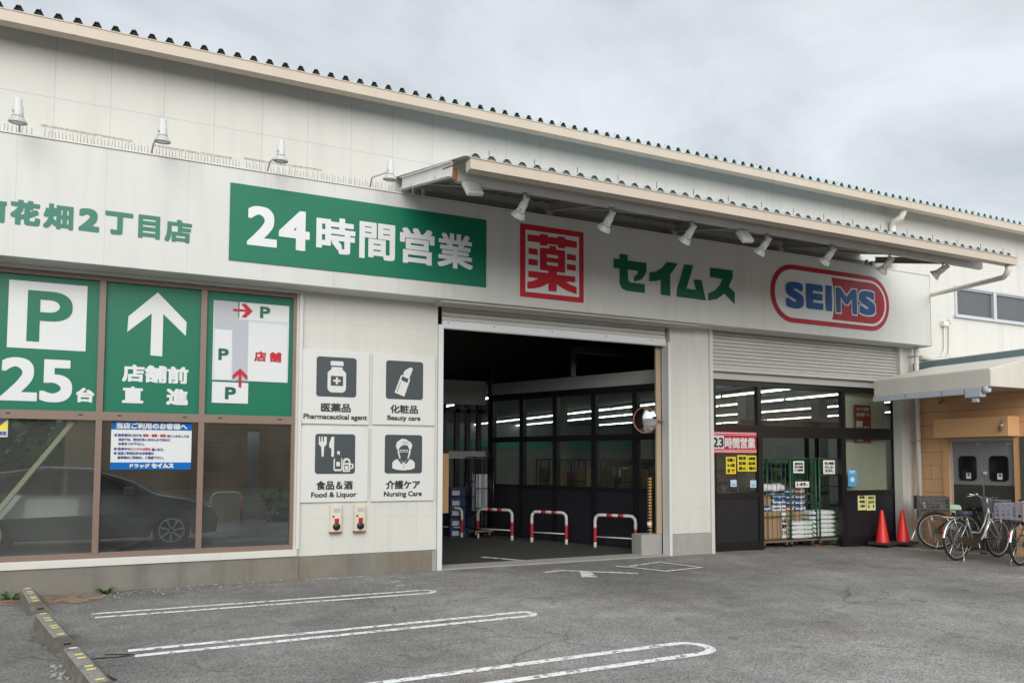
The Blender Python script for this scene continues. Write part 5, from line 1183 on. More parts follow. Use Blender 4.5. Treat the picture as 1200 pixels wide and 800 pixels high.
for i, (x0_, x1_, y0_, y1_, w, ls) in enumerate(((850.5, 862, 535, 555, 'lowest hung of three', ['お願い', '9-4頃', 'まで']), (864, 875, 533, 552, 'middle of three', ['御注意', '駐輪', '禁止']), (875.5, 886, 533.5, 552, 'rightmost of three', ['お客様', '駐車', '場内']))):
    t, r, q = posterm('black on yellow notice under the red banner, %s' % w, x0_, x1_, y0_, y1_, EY-.012, 'yellow', 'notice', 'yellow notices on the entrance glass', 'notice')
    for j, s in enumerate(ls): lettering('lettering', s, q(.12, .88, .08+j*.31, .30+j*.31), EY-.0165, 'ink', t, .003)
for i, (x0_, x1_, y0_, y1_, w) in enumerate(((856, 863, 562, 570, 'left'), (879, 886, 562.5, 571, 'right'))):
    t, r, q = posterm('small pale blue sticker on the entrance glass, %s of two' % w, x0_, x1_, y0_, y1_, EY-.012, pmat('pale_blue', (.45, .62, .70), .5) if i == 0 else bpy.data.materials['pale_blue'], 'sticker', 'pale stickers on the entrance glass', 'sticker')
    flat('sticker_mark', [box4(q(.2, .8, .55, .62)), box4(q(.2, .8, .72, .79))], EY-.0165, 'blue2', t, .001)
t, r, q = posterm('sky blue poster on the black door stile right of the entrance', 993.5, 1003.5, 550, 569.5, EY-.060, 'cyan')
flat('poster_mark', [dsk(*(lambda w: ((w[0]+w[1])/2, (w[2]+w[3])/2))(q(0, 1, .3, .9)), .055, .05, 14), box4(q(.15, .85, .08, .13)), box4(q(.2, .8, .17, .21))], EY-.0645, 'paper', t, .001)
for i, (x0_, x1_) in enumerate(((1005, 1014.5), (1015, 1025.5))):
    t, r, q = posterm('pale yellow paper taped to the black panel, %s of the pair' % ('left' if i == 0 else 'right'), x0_, x1_, 578.5+i*.5, 597.5+i*.3, EY-.0325, 'paleyel', 'paper_notice', 'pale yellow papers on the black panel', 'notice')
    for j, s in enumerate((['営業', '時間', 'ご案内'], ['定休日', '店内', '11'])[i]): lettering('lettering', s, q(.18, .82, .12+j*.27, .30+j*.27), EY-.037, 'ink', t, .002)
for nm, py0, py1 in (('upper', 473, 498.5), ('lower', 513, 520)):
    pass
t, r, q = posterm('dull red poster with a round prohibition mark behind the right entrance pane', 1001, 1020, 474, 519, EY+.06, 'red2')
for j, s in enumerate(('ペット同伴', 'お断り')): lettering('lettering', s, q(.1, .9, .06+j*.14, .16+j*.14), EY+.0555, 'paper', t, .003)
flat('prohibition_mark', [box4(q(.1, .48, .42, .95))], EY+.0555, 'paper', t, .001)
c_ = q(.1, .48, .42, .95); cx_, cz_ = (c_[0]+c_[1])/2, (c_[2]+c_[3])/2
mb = MB()
for k in range(24):
    a0, a1 = k*math.pi/12, (k+1)*math.pi/12; R1, R2 = .09, .072
    mb.prism([(cx_+R1*math.cos(a0), cz_+R1*math.sin(a0)), (cx_+R1*math.cos(a1), cz_+R1*math.sin(a1)), (cx_+R2*math.cos(a1), cz_+R2*math.sin(a1)), (cx_+R2*math.cos(a0), cz_+R2*math.sin(a0))], EY+.053, EY+.0543)
mb.build('prohibition_ring', 'ink', t); flat('prohibition_bar', [[(cx_-.07, cz_+.05), (cx_-.05, cz_+.07), (cx_+.07, cz_-.05), (cx_+.05, cz_-.07)]], EY+.0543, 'ink', t, .001)
lettering('lettering', '禁止', q(.55, .92, .55, .80), EY+.0555, 'paper', t, .003)

# ================================================================== TAN ANNEX WITH SWING DOORS
AX = 13.86; AZ = -.075
def ap(px, py): return PX(px, py, AX)
annex = thing('delivery_annex', 'low tan sided annex with grey swing doors at right angles to the shop', 'building', (AX, 7.5, AZ))
dl, dr, dm, dt = ap(1112, 515).y, ap(1188, 512).y, ap(1149.3, 513).y, 2.03
mb = MB(); AT = .18
mb.box(AX, AX+AT, dl, D-.002, AZ, 3.46); mb.box(AX, AX+AT, 3.0, dr, AZ, 3.46); mb.box(AX, AX+AT, dr, dl, dt+.001, 3.46); mb.build('wall', 'annex', annex)
mb = MB(); mb.box(AX+AT+.002, 20, 3.0, D-.003, 3.40, 3.46); mb.box(AX, 20, 2.8, 2.998, AZ, 3.46); mb.build('roof', 'teal', annex)
rb = [PX(1077, 432, AX), PX(1200, 417, AX)]
mb = MB(); mb.box(AX-.03, AX+.06, 3.0, D-.003, 3.462, 3.60); mb.build('roof_edge', 'teal', annex)
mb = MB(); mb.box(AX+.3, 20, 3.0, D-.01, 3.601, 3.66); mb.tube([(AX+.12, D-.07, 3.72), (20, D-.07, 3.72)], .045, 10); mb.build('flashing', 'trim', annex)
each('door_post', 'tan', annex, [(AX-.02, AX-.001, dl, dl+.13, AZ, dt+.05), (AX-.02, AX-.001, dr-.12, dr, AZ, dt+.05)])
mb = MB(); mb.box(AX+.03, AX+.10, dl-.035, dl-.001, AZ, dt); mb.box(AX+.03, AX+.10, dr+.001, dr+.03, AZ, dt); mb.box(AX+.0, AX+.10, dr+.001, dl-.001, dt-.03, dt); mb.build('door_frame', 'steel', annex)
l0, l1 = ap(1094, 491), ap(1177, 487)
mb = MB(); mb.box(AX-.32, AX-.001, PX(1181, 487, AX-.32).y, PX(1093.5, 491, AX-.32).y, PX(1094, 513, AX-.32).z, PX(1094, 491.5, AX-.32).z)
lint = mb.build('lintel_box', 'tan', annex, bevel=.006)
for k, (y0_, y1_) in enumerate(((dm+.012, dl-.04), (dr+.035, dm-.012))):
    mb = MB(); mb.box(AX+.05, AX+.08, y0_, y1_, AZ+.02, dt-.05); lf = mb.build('door_leaf', 'door', annex, bevel=.003)
    yc = (y0_+y1_)/2; pr = [(yc+a, b) for a, b in rrect(-.17, .17, 1.24, 1.70, .07)]
    mb = MB(); A = [mb.bm.verts.new((AX+.046, y, z)) for y, z in pr]; mb.bm.faces.new(A); B = [mb.bm.verts.new((AX+.049, y, z)) for y, z in pr]; mb.bm.faces.new(B[::-1])
    for i in range(len(A)): j = (i+1) % len(A); mb.bm.faces.new((A[i], A[j], B[j], B[i]))
    mb.build('window', 'carglass', lf)
    mb = MB()
    for i in range(len(pr)): j = (i+1) % len(pr); mb.bar((AX+.044, *pr[i]), (AX+.044, *pr[j]), .012, .016, (1, 0, 0))
    mb.build('window_gasket', 'rubber', lf)
    mb = MB(); mb.box(AX+.044, AX+.049, y0_+.003, y1_-.003, AZ+.03, 1.16); mb.build('kick_plate', 'kick', lf)
    mb = MB(); mb.box(AX+.040, AX+.0455, yc-.06, yc+.03, 1.27, 1.38); st = mb.build('sticker', 'paper', lf)
    mb = MB(); mb.box(AX+.038, AX+.0395, yc-.045, yc+.0, 1.32, 1.37); mb.build('sticker_mark', 'red', st)
    mb = MB(); mb.box(AX+.042, AX+.049, y0_+.02, y0_+.12, dt-.13, dt-.08); mb.build('hinge', 'galv', lf)
mb = MB(); mb.box(AX+.02, AX+.049, dm-.06, dm-.01, 1.36, 1.41); mb.build('latch', 'whitesign', annex)
a0, a1 = ap(1093, 541), ap(1103.5, 561); mb = MB()
for p_, q_ in (((a0.y, a0.z), (a1.y, a0.z)), ((a1.y, a0.z), (a1.y, a1.z)), ((a1.y, a1.z), (a0.y, a1.z)), ((a0.y, a1.z), (a0.y, a0.z))): mb.bar((AX-.004, *p_), (AX-.004, *q_), .008, .012, (1, 0, 0))
mb.build('hatch_cover', 'tan', annex)
mb = MB(); yy = ap(1197, 560).y; mb.box(AX-.03, AX-.001, yy-.5, yy, .9, 2.05); mb.build('shutter_panel', pmat('dark_olive', (.09, .085, .07), .6), annex)
# small hanging cloth on the lintel box
v = PX(1175.5, 492, AX-.34); t = thing('hanging_rag', 'small grey and yellow rag hung on the tan lintel box', 'rag', (v.x, v.y, v.z-.2))
mb = MB(); mb.tube([(v.x, v.y, v.z+.02), (v.x-.01, v.y+.01, v.z-.06), (v.x-.015, v.y+.03, v.z-.13), (v.x-.01, v.y+.045, v.z-.19)], [.008, .025, .035, .022], 8); mb.build('cloth', pmat('rag_grey', (.18, .19, .2), .9, var=.3, vs=30), t)
mb = MB(); mb.tube([(v.x-.02, v.y+.012, v.z-.075), (v.x-.02, v.y+.02, v.z-.10)], .030, 8); mb.build('yellow_fold', 'yellow', t)
# dome camera under the awning
v = PX(1102, 471.5, AX-.12); t = thing('security_camera', 'small bullet security camera under the awning', 'camera', v)
mb = MB(); mb.tube([v+Vector((.10, .03, .05)), v], .02, 10); mb.build('arm', 'tan', t); mb = MB(); mb.tube([v, v+Vector((-.10, -.06, -.01))], .035, 14); b_ = mb.build('housing', 'deck', t); mb = MB(); mb.tube([v+Vector((-.101, -.0605, -.01)), v+Vector((-.104, -.0625, -.01))], .026, 14); mb.build('lens', 'black', b_)
# awning along the annex
WX0, WY0, WY1 = 12.15, 7.81, 10.0
aw = thing('awning', 'cream metal awning over the annex doors with a pale gutter', 'awning', (13, 8.9, 2.78))
zt, zb = 3.10, 2.82
mb = MB()
p = [(WX0, WY0, zb), (WX0, WY1, zb), (WX0, WY1, zt), (WX0, WY0, zt)]
mb.hexa([(WX0, WY0, zb), (WX0, WY1, zb), (WX0+.03, WY1, zb), (WX0+.03, WY0, zb), (WX0, WY0, zt), (WX0, WY1, zt), (WX0+.03, WY1, zt), (WX0+.03, WY0, zt)])
mb.build('front_lip', 'awning', aw, bevel=.006)
mb = MB(); mb.hexa([(WX0+.01, WY0, zt), (AX-.035, WY0, zt+.36), (AX-.035, WY1, zt+.36), (WX0+.01, WY1, zt), (WX0+.01, WY0, zt+.02), (AX-.035, WY0, zt+.38), (AX-.035, WY1, zt+.38), (WX0+.01, WY1, zt+.02)]); mb.build('top_sheet', 'awning', aw)
mb = MB(); mb.hexa([(WX0+.001, WY0-.03, zb+.005), (AX-.03, WY0-.03, zb+.005), (AX-.03, WY0-.001, zb+.005), (WX0+.001, WY0-.001, zb+.005), (WX0+.001, WY0-.03, zt), (AX-.03, WY0-.03, zt+.375), (AX-.03, WY0-.001, zt+.375), (WX0+.001, WY0-.001, zt)]); mb.build('end_panel', 'awning', aw, bevel=.006)
mb = MB(); mb.box(WX0+.031, AX-.002, WY0+.001, WY1-.001, zb+.06, zb+.08); mb.build('soffit', 'soffit', aw)
mb = MB(); mb.box(WX0-.02, WX0+.09, WY0+.42, WY1+.02, zb-.10, zb-.003); gt = mb.build('gutter', 'bluegrey', aw, bevel=.01)
mb = MB(); mb.box(WX0-.03, WX0+.11, WY0+.12, WY0+.40, zb-.16, zb-.003); mb.box(WX0+.0, WX0+.07, WY0+.2, WY0+.30, zb-.24, zb-.161); mb.build('hopper', 'bluegrey', gt, bevel=.012)
mb = MB(); mb.tube([(WX0+.03, WY0+.11, zb-.05), (WX0+.03, WY0+.02, zb-.03)], .06, 12); mb.build('gutter_end', 'bluegrey', gt)
mb = MB()
for y in (8.6, 9.3): mb.box(WX0-.025, WX0-.021, y, y+.02, zb-.11, zb)
mb.build('gutter_strap', 'galv', gt)
# cable box and conduits on the white wall above the annex
c0, c1 = PY(1104.5, 376, D-.06), PY(1110.5, 382.5, D-.06)
t = thing('cable_box', 'small cream cable box with two conduits on the wall above the annex', 'cable box', (c0.x, D, c1.z))
mb = MB(); mb.box(c0.x, c1.x, D-.10, D-.002, c1.z, c0.z); mb.build('box', 'pvc', t, bevel=.008)
for k, pts in enumerate((((1106.2, 383), (1106.6, 400), (1106.4, 411), (1103, 416.5), (1096, 418), (1082, 417.5)), ((1112.2, 377), (1112.4, 400), (1112.2, 414), (1109, 419.5), (1100, 421.5), (1088, 419), (1078, 417)))):
    mb = MB(); P = [PY(*q, D-.03) for q in pts]; Q = []
    for i in range(len(P)-1): Q += [P[i].lerp(P[i+1], f) for f in (0, .5)]
    mb.tube(Q+[P[-1]], .016, 8); mb.build('conduit', 'pvc', t)
mb = MB(); e = PY(1112, 377, D-.05); mb.lathe([(.05, -.03), (.06, 0), (.05, .03)], e, (1, 0, 0), 14); mb.build('vent_cap', 'pvc', t)
# pale pipe along the wall just above the annex roof belongs to the annex (flashing)

# ================================================================== CONES, BARS
def cone(label, c, g='red traffic cones by the shop front'):
    z = gz(c.x); t = thing('traffic_cone', label, 'traffic cone', (c.x, c.y, z), g)
    mb = MB(); mb.lathe([(.165, .045), (.155, .06), (.13, .075), (.125, .09), (.028, .70), (.022, .715), (.012, .718)], (0, 0, 0), (0, 0, 1), 28); mb.build('cone', 'cone', t, world=False)
    mb = MB(); mb.prism(rrect(-.21, .21, -.21, .21, .04), 0, .045); bmesh.ops.rotate(mb.bm, verts=mb.bm.verts[:], cent=(0, 0, 0), matrix=Matrix.Rotation(R_(90), 3, 'X')); bmesh.ops.translate(mb.bm, verts=mb.bm.verts[:], vec=(0, 0, .047)); mb.build('base_plate', 'rubber2', t, world=False, bevel=.006)
    t.rotation_euler.z = .25
    return t
c1_ = Vector((PY(1034, 625, EY-.30).x, EY-.30, 0)); cone('red traffic cone in front of the black panel, nearer the entrance', c1_)
c2_ = Vector((PY(1058, 625, EY-.36).x, EY-.36, 0)); cone('red traffic cone by the downpipe, nearer the bicycles', c2_)
v1, v2, v3 = PY(1076, 575, D-.35), PY(1075, 615, D-.4), PY(1068, 632, D-.55)
mb = MB(); mb.tube([v1, v2, v3], .018, 8); o = mb.build('leaning_bar', 'galv'); solo(o, 'bent silver bar leaning against the downpipe behind the cones', 'bar', 'metal bars by the downpipe')
mb = MB(); mb.tube([PY(1082, 588, D-.5), PY(1087, 606, D-.5), PY(1092, 632, D-.55)], .016, 8); o = mb.build('leaning_bar', 'whitesteel'); solo(o, 'straight white bar leaning between downpipe and the first bicycle', 'bar', 'metal bars by the downpipe')

# ================================================================== WHEEL STOPS
def wheel_stop(label, p0, p1, chip=False):
    """precast kerb block from far end p0 to near end p1, along its back (left) bottom edge; sloping face on the right"""
    p0, p1 = Vector((p0.x, p0.y, 0)), Vector((p1.x, p1.y, 0)); d = (p1-p0); L = d.length; a = math.atan2(d.y, d.x)
    t = thing('wheel_stop', label, 'wheel stop', p0, 'concrete wheel stops along the parking bays', a)
    h = .135
    prof = [(0, 0), (.015, h-.012), (.028, h), (.112, h), (.125, h-.008), (.215, .02), (.215, 0)]
    mb = MB(); n = 8; rings = []
    for i in range(n+1):
        x = L*i/n; rings.append([mb.bm.verts.new((x, y, z+(random.uniform(-.002, .002) if z > .05 else 0))) for y, z in prof])
    for A, B in zip(rings, rings[1:]):
        for k in range(len(prof)-1):
            f = mb.bm.faces.new((A[k], A[k+1], B[k+1], B[k])); f.material_index = 1 if k in (0, 4) else 0
    for f in (mb.bm.faces.new(rings[0]), mb.bm.faces.new(rings[-1][::-1])): f.material_index = 1
    if 'stop_concrete' not in bpy.data.materials:
        pmat('stop_concrete', (.23, .222, .205), .9, var=.25, vs=9, bump=.6, bs=60, col2=(.15, .145, .13), c2s=4, speck=(150, .3, 2))
        pmat('stop_shade_grime', (.135, .12, .095), .95, var=.3, vs=7, bump=.6, bs=60, streak=.3, col2=(.20, .185, .16), c2s=5)  # sides and ends: brownish grime, with side shading painted in as darker tone
    mb.build('block', [bpy.data.materials['stop_concrete'], bpy.data.materials['stop_shade_grime']], t, world=False)
    mb = MB(); mb.box(L+.0006, L+.0016, .085, .14, .055, .07); mb.build('drain_slot', 'darkfoam', t, world=False)
    for x in ((.06, .36, .48, .76, .86) if L < 1 else (.05, .30, .42, .70, .80, L-.07)):
        mb = MB(); mb.box(x-.014, x+.014, .045, .10, h+.0005, h+.006); mb.build('reflector', 'y_refl' if not (chip and x < .1) else 'whitesign', t, world=False, bevel=.002)
    return t
def gp(x, y): return PZ(x, y, 0)
wheel_stop('concrete wheel stop furthest back, by the plinth', gp(22.5, 703.5), gp(32, 721.5), True)
wheel_stop('second concrete wheel stop, whole and dark, with five yellow reflectors', gp(38.5, 736), gp(60, 765.5))
wheel_stop('cracked concrete wheel stop nearest the camera', gp(71, 780), gp(71, 780)+(gp(60, 765.5)-gp(38.5, 736)), True)
# broken corner of the near block
mb = MB(); rg = random.Random(5)
for i in range(26):
    p = gp(rg.uniform(60, 80), rg.uniform(776, 796)); s = rg.uniform(.006, .022); mb.hexa([(p.x+sx*s*rg.uniform(.6, 1.1), p.y+sy*s*rg.uniform(.6, 1.1), zc2) for zc2 in (0.002, s*rg.uniform(.5, 1)) for sx, sy in ((-1, -1), (1, -1), (1, 1), (-1, 1))])
o = mb.build('concrete_rubble', 'concrete'); solo(o, 'crumbs of broken concrete lying around the cracked wheel stop', 'rubble', kind='stuff')
def weed(label, px, py, n, s, seed):
    rg = random.Random(seed); c = gp(px, py); t = thing('weed', label, 'weed', (c.x, c.y, 0), 'weeds along the foot of the plinth'); mb = MB()
    for i in range(n):
        a = rg.uniform(0, 6.28); l = s*rg.uniform(.6, 1.2); up = rg.uniform(.3, 1.0); d = Vector((math.cos(a), math.sin(a)*.5, 0)); w = l*.16; sd_ = Vector((-d.y, d.x, 0))*w
        b = Vector((c.x, c.y-.03, .0))+d*.01; m = b+d*l*.5+Vector((0, 0, up*l*.6)); e = b+d*l+Vector((0, 0, up*l*.55))
        mb.face([b-sd_*.3, m-sd_, m+sd_, b+sd_*.3]); mb.face([m-sd_, e, m+sd_])
    mb.build('leaves', 'leaf', t); return t
weed('broad leaved weed at the plinth, right of the furthest wheel stop', 126, 695.2, 40, .13, 1)
weed('upright weed at the plinth, left of the furthest wheel stop', 13, 702.0, 30, .14, 2)
weed('tiny weed just right of the furthest wheel stop', 43, 700.2, 14, .07, 3)

# ================================================================== BICYCLES
def bike(name, label, rear, front, frame='silver', basket='galv', r=.345, saddle='black', crate=None, rackitem=None, blackguard=False, bh=0.0, scale=1.0):
    z = gz(rear.x); d = Vector((front.x-rear.x, front.y-rear.y, 0)); a = math.atan2(d.y, d.x); WB = 1.10
    t = thing(name, label, 'bicycle', (rear.x, rear.y, z), 'city bicycles parked beside the annex', a)
    gm = 'rubber' if blackguard else 'chrome'
    def ring(c, R, rr, n=40, seg=8): return [(c[0]+R*math.cos(2*math.pi*k/n), c[1], c[2]+R*math.sin(2*math.pi*k/n)) for k in range(n)]
    for cx in (0, WB):
        mb = MB(); mb.tube(ring((cx, 0, r), r-.02, 0), .020, 8, closed=True); w = mb.build('wheel', 'rubber', t, world=False)
        mb = MB(); mb.tube(ring((cx, 0, r), r-.046, 0), .011, 6, closed=True); mb.build('rim', 'galv', w, world=False)
        mb = MB()
        for k in range(28):
            a_ = k*2*math.pi/28; b_ = a_+(.5 if k % 2 else -.5); sy_ = .02 if (k//2) % 2 else -.02
            mb.tube([(cx+.022*math.cos(b_), sy_, r+.022*math.sin(b_)), (cx+(r-.052)*math.cos(a_), 0, r+(r-.052)*math.sin(a_))], .0017, 4)
        mb.build('spoke', 'galv', w, world=False)
        mb = MB(); mb.lathe([(.014, -.055), (.024, -.03), (.016, -.02), (.016, .02), (.024, .03), (.014, .055)], (cx, 0, r), (0, 1, 0), 12); mb.build('hub', 'galv', w, world=False)
        mb = MB(); aa = [(20, 185)] if cx == 0 else [(20, 165)]
        if cx: aa = [(-35+30, 160)]
        A0, A1 = (-5, 172) if cx == 0 else (15, 185)
        pr = []; n = 22; Rm = r+.022
        for k in range(n+1):
            q = R_(A0+(A1-A0)*k/n) if cx == 0 else R_(180-(A0+(A1-A0)*k/n)+15)
            if cx == 0: q = math.pi-q if False else q
            pr.append(q)
        for q0, q1 in zip(pr, pr[1:]):
            p = lambda q, y, dr: (cx+(Rm+dr)*math.cos(q), y, r+(Rm+dr)*math.sin(q))
            mb.face([p(q0, -.026, -.012), p(q1, -.026, -.012), p(q1, -.014, .002), p(q0, -.014, .002)]); mb.face([p(q0, -.014, .002), p(q1, -.014, .002), p(q1, .014, .002), p(q0, .014, .002)]); mb.face([p(q0, .014, .002), p(q1, .014, .002), p(q1, .026, -.012), p(q0, .026, -.012)])
        bmesh.ops.remove_doubles(mb.bm, verts=mb.bm.verts[:], dist=.0005); mb.build('mudguard', gm, t, world=False, smooth=True)
    BB = Vector((.45, 0, .28)); ST = Vector((.27, 0, .70)); HT = Vector((.845, 0, .86)); HB = Vector((.885, 0, .66))
    mb = MB(); mb.tube([BB, ST], .016, 10); mb.tube([HB, HT], .020, 10)
    mb.tube([HB+Vector((-.01, 0, .04)), (.80, 0, .52), (.70, 0, .37), (.60, 0, .30), BB], .022, 10)
    mb.tube([HT+Vector((.0, 0, -.05)), (.74, 0, .60), (.60, 0, .44), (.36, 0, .46)], .015, 8)
    for s in (-.055, .055): mb.tube([(0, s, r), (.2, s*.9, r-.03), BB+Vector((0, s*.5, 0))], .010, 8); mb.tube([(0, s, r), (.15, s*.8, .52), (.285, s*.35, .68)], .009, 8)
    fr = mb.build('frame', frame, t, world=False)
    mb = MB()
    for s in (-.05, .05): mb.tube([HB+Vector((.005, s*.6, 0)), (.93, s, .56), (1.03, s, .42), (WB, s, r)], .011, 8)
    mb.tube([HB+Vector((0, -.035, 0)), HB+Vector((0, .035, 0))], .014, 8); mb.build('fork', frame, t, world=False)
    mb = MB(); mb.tube([ST, (.255, 0, .77)], .013, 8); mb.build('seat_post', 'chrome', t, world=False)
    mb = MB(); sec = [(.13, -.012, .05), (.05, .0, .095), (-.05, .008, .11), (-.12, .015, .105), (-.15, .02, .05)]; rings = []
    sec = [(.16, .025, .018), (.10, .03, .032), (.02, .03, .06), (-.06, .035, .10), (-.11, .04, .105), (-.135, .035, .07)]
    for x, zz_, w in sec: rings.append([mb.bm.verts.new((.245+x, w*math.cos(k*math.pi/6), .77+zz_*.6+.034*math.sin(k*math.pi/6)+(-.015 if math.sin(k*math.pi/6) < 0 else 0))) for k in range(12)])
    for A, B in zip(rings, rings[1:]):
        for k in range(12): mb.bm.faces.new((A[k], A[(k+1) % 12], B[(k+1) % 12], B[k]))
    mb.bm.faces.new(rings[0][::-1]); mb.bm.faces.new(rings[-1]); mb.build('saddle', saddle, t, world=False, smooth=True)
    if saddle == 'mint':
        mb = MB(); mb.hexa([(.02, -.115, .74), (.42, -.09, .755), (.42, .09, .755), (.02, .115, .74), (.05, -.085, .875), (.40, -.06, .845), (.40, .06, .845), (.05, .085, .875)]); mb.build('saddle_cover', 'mint', t, world=False, bevel=.025)
    zh = 1.0+bh
    mb = MB(); mb.tube([HT, (.825, 0, zh-.03)], .012, 8); mb.tube([(.64, -.27, zh+.02), (.72, -.26, zh+.03), (.82, -.17, zh+.01), (.845, -.07, zh-.025), (.845, .07, zh-.025), (.82, .17, zh+.01), (.72, .26, zh+.03), (.64, .27, zh+.02)], .011, 8); hb = mb.build('handlebar', 'chrome', t, world=False)
    for s in (-1, 1):
        mb = MB(); mb.tube([(.62, s*.272, zh+.018), (.73, s*.258, zh+.03)], .017, 10); mb.build('grip', 'rubber', hb, world=False)
        mb = MB(); mb.tube([(.80, s*.19, zh+.0), (.77, s*.23, zh+.0), (.68, s*.255, zh-.01)], .006, 6); mb.build('brake_lever', 'chrome', hb, world=False)
    mb = MB(); mb.lathe([(.001, .03), (.02, .028), (.03, .015), (.03, 0)], (.80, .16, zh+.02), (0, 0, 1), 14); mb.build('bell', 'chrome', hb, world=False)
    mb = MB(); mb.tube([(.83, -.1, zh-.03), (.92, -.06, zh-.08), (.95, -.02, .80)], .004, 5); mb.tube([(.83, .12, zh-.02), (.90, .14, zh+.03), (.90, .03, .86), (.80, 0, .60)], .004, 5); mb.build('cable', 'rubber', t, world=False)
    # front basket
    if basket:
        bx0, bx1, bw, bz0, bz1 = .93, 1.22, .18, .76, .99; mb = MB()
        def loop(z, g, rr):
            P = [(bx0+g, -bw+g, z), (bx1-g, -bw+g, z), (bx1-g, bw-g, z), (bx0+g, bw-g, z)]; mb.tube(P+[P[0]], rr, 6)
        for i in range(7): z = bz0+(bz1-bz0)*i/6; loop(z, .03*(1-i/6), .003 if i < 6 else .006)
        for i in range(9):
            f = i/8; 
            for s in (-1, 1): mb.tube([(bx0+.03+(bx1-bx0-.06)*f, s*(bw-.03), bz0), (bx0+(bx1-bx0)*f, s*bw, bz1)], .0025, 4)
            for xx, gx in ((bx0, .03), (bx1, -.03)): mb.tube([(xx+gx, (-bw+.03)+(2*bw-.06)*f, bz0), (xx, -bw+2*bw*f, bz1)], .0025, 4)
        for i in range(6): y = -bw+.03+(2*bw-.06)*i/5; mb.tube([(bx0+.03, y, bz0), (bx1-.03, y, bz0)], .0025, 4)
        mb.build('basket', basket, t, world=False)
        mb = MB(); mb.tube([(.87, 0, .80), (.95, 0, .78)], .012, 6); 
        for s in (-.07, .07): mb.tube([(1.08, s, .755), (WB+.01, s*.9, r+.02)], .005, 6)
        mb.build('basket_stay', 'chrome', t, world=False)
    mb = MB(); mb.lathe([(.018, 0), (.035, .02), (.037, .07), (.03, .075)], (.99, .05, .66), (1, 0, -.1), 14); mb.build('front_lamp', 'black', t, world=False)
    # rear rack
    mb = MB()
    for s in (-.06, .06): mb.tube([(-.27, s, .73), (.2, s, .73)], .006, 6); mb.tube([(-.14, s, .73), (0, s*1.1, r)], .005, 6)
    for x in (-.27, -.12, .03, .2): mb.tube([(x, -.06, .73), (x, .06, .73)], .005, 6)
    mb.build('rear_rack', 'chrome', t, world=False)
    mb = MB(); mb.lathe([(.012, 0), (.026, .003), (.026, .018), (.012, .02)], (-.345, 0, .50), (-1, 0, .2), 14); mb.build('reflector', 'redlens', t, world=False)
    # crank, chain case, pedals, stand
    mb = MB(); cc = []
    for k in range(9): q = R_(90+22.5*k); cc.append((0+.055*math.cos(q), r+.05*math.sin(q)))
    for k in range(9): q = R_(-90+22.5*k); cc.append((BB.x+.105*math.cos(q), BB.z+.095*math.sin(q)))
    mb.prism(cc, -.075, -.055); mb.build('chain_case', 'camo', t, world=False, bevel=.004)
    mb = MB(); mb.tube([BB+Vector((0, -.08, 0)), BB+Vector((.02, -.10, -.16))], .010, 6); mb.tube([BB+Vector((0, .08, 0)), BB+Vector((-.02, .10, .16))], .010, 6); ck = mb.build('crank', 'chrome', t, world=False)
    for c in (BB+Vector((.02, -.15, -.165)), BB+Vector((-.02, .15, .165))): mb = MB(); mb.box(c.x-.045, c.x+.045, c.y-.04, c.y+.04, c.z-.012, c.z+.012); mb.build('pedal', 'rubber', ck, world=False, bevel=.004)
    mb = MB(); mb.tube([(.02, -.07, r-.02), (-.02, -.13, .06), (-.06, -.15, .012)], .008, 6); mb.tube([(.02, .07, r-.02), (-.02, .13, .06), (-.06, .15, .012)], .008, 6); mb.tube([(-.06, -.17, .01), (-.06, -.10, .01)], .009, 6); mb.tube([(-.06, .17, .01), (-.06, .10, .01)], .009, 6); mb.build('kickstand', 'chrome', t, world=False)
    if crate:
        cx0, cx1, cw, cz0, cz1 = -.34, .18, .20, .75, 1.0; mb = MB(); tk = .012
        mb.box(cx0, cx1, -cw, cw, cz0, cz0+tk)
        def side(p, q, nn):                        # slatted wall of the crate with rows of holes
            p, q = Vector(p), Vector(q); H = cz1-cz0
            for f0, f1 in ((.0, .16), (.34, .42), (.58, .66), (.80, 1.)): mb.bar(p+Vector((0, 0, H*(f0+f1)/2)), q+Vector((0, 0, H*(f0+f1)/2)), tk, H*(f1-f0))
            for i in range(nn+1): c = p.lerp(q, i/nn); mb.box(c.x-.014, c.x+.014, c.y-.0065 if abs(q.y-p.y) < .01 else c.y-.014, c.y+.0065 if abs(q.y-p.y) < .01 else c.y+.014, cz0+.002, cz1-.002)
        side((cx0, -cw, cz0), (cx1, -cw, cz0), 7); side((cx0, cw, cz0), (cx1, cw, cz0), 7); side((cx0, -cw, cz0), (cx0, cw, cz0), 5); side((cx1, -cw, cz0), (cx1, cw, cz0), 5)
        mb.build('rear_crate', crate, t, world=False)
    if scale != 1: t.scale = (scale,)*3
    return t
rB, fB = G(1122, 656.5), G(1174.5, 652.5)
bike('bicycle', 'silver framed city bicycle in the middle with a wire front basket and blue grey saddle', rB, fB, 'silver', 'crategrey', saddle='navyseat', bh=.06)
rA = G(1098.5, 643.0)
bike('bicycle', 'black bicycle nearest the downpipe with a dark crate on its rack', rA, rA+Vector((.62, -.62, 0)), 'bikeblack', 'black', crate='cratedark', saddle='mint', blackguard=False)
rD = G(1131, 645.5)
bike('bicycle', 'black bicycle standing behind the silver one, close to the swing doors', rD, rD+Vector((.95, -.25, 0)), 'bikeblack', 'black', blackguard=True)
rC = G(1196.5, 662.5)
bike('bicycle', 'bicycle cut by the right edge with a grey holed crate behind', rC, rC+Vector((.98, .12, 0)), 'bikeblack', None, crate='crategrey')
# mint cloth hung over the dark crate corner
v = PZ(1110, 640); 
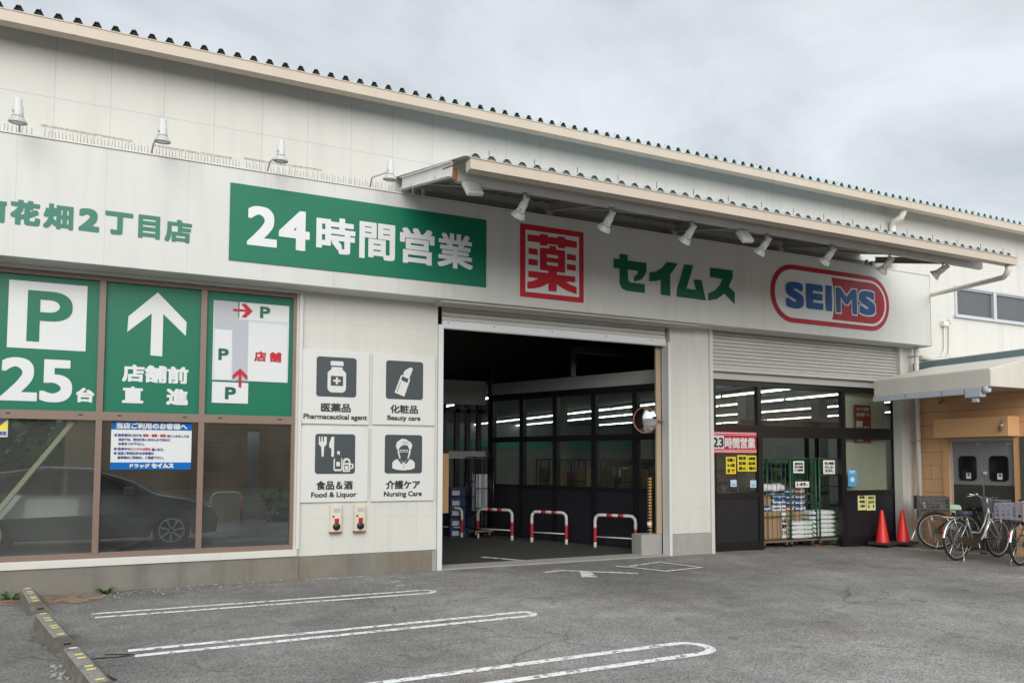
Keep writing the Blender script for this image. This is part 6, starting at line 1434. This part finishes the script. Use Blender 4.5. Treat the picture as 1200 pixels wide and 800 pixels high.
# ================================================================== ACROSS THE STREET (seen only as reflections)
t = thing('opposite_building', 'brown brick building across the street, mirrored in the shop glass', 'building', (6, -24, 0))
mb = MB(); mb.box(-30, 40, -32, -24, 0, 7.0); w = mb.build('wall', 'facade2', t)
mb = MB()
for i in range(14): x = -26+i*4.6; mb.box(x, x+2.2, -23.99, -23.95, 1, 2.6); mb.box(x, x+2.2, -23.99, -23.95, 4.4, 5.9)
mb.build('window', 'carglass', t)
for i, (x, y, hgt, rad) in enumerate(((-11, -17, 4.4, 2.6), (-4.5, -18, 4.2, 2.3), (15, -18, 4.6, 2.4))):
    leafball('street_tree', 'broad street tree across the road, %s' % ('leftmost of three', 'middle one', 'rightmost of three')[i], 'tree', (x, y, hgt), rad, 3500, .30, 'leafd', 'street trees across the road', 20+i, .16)
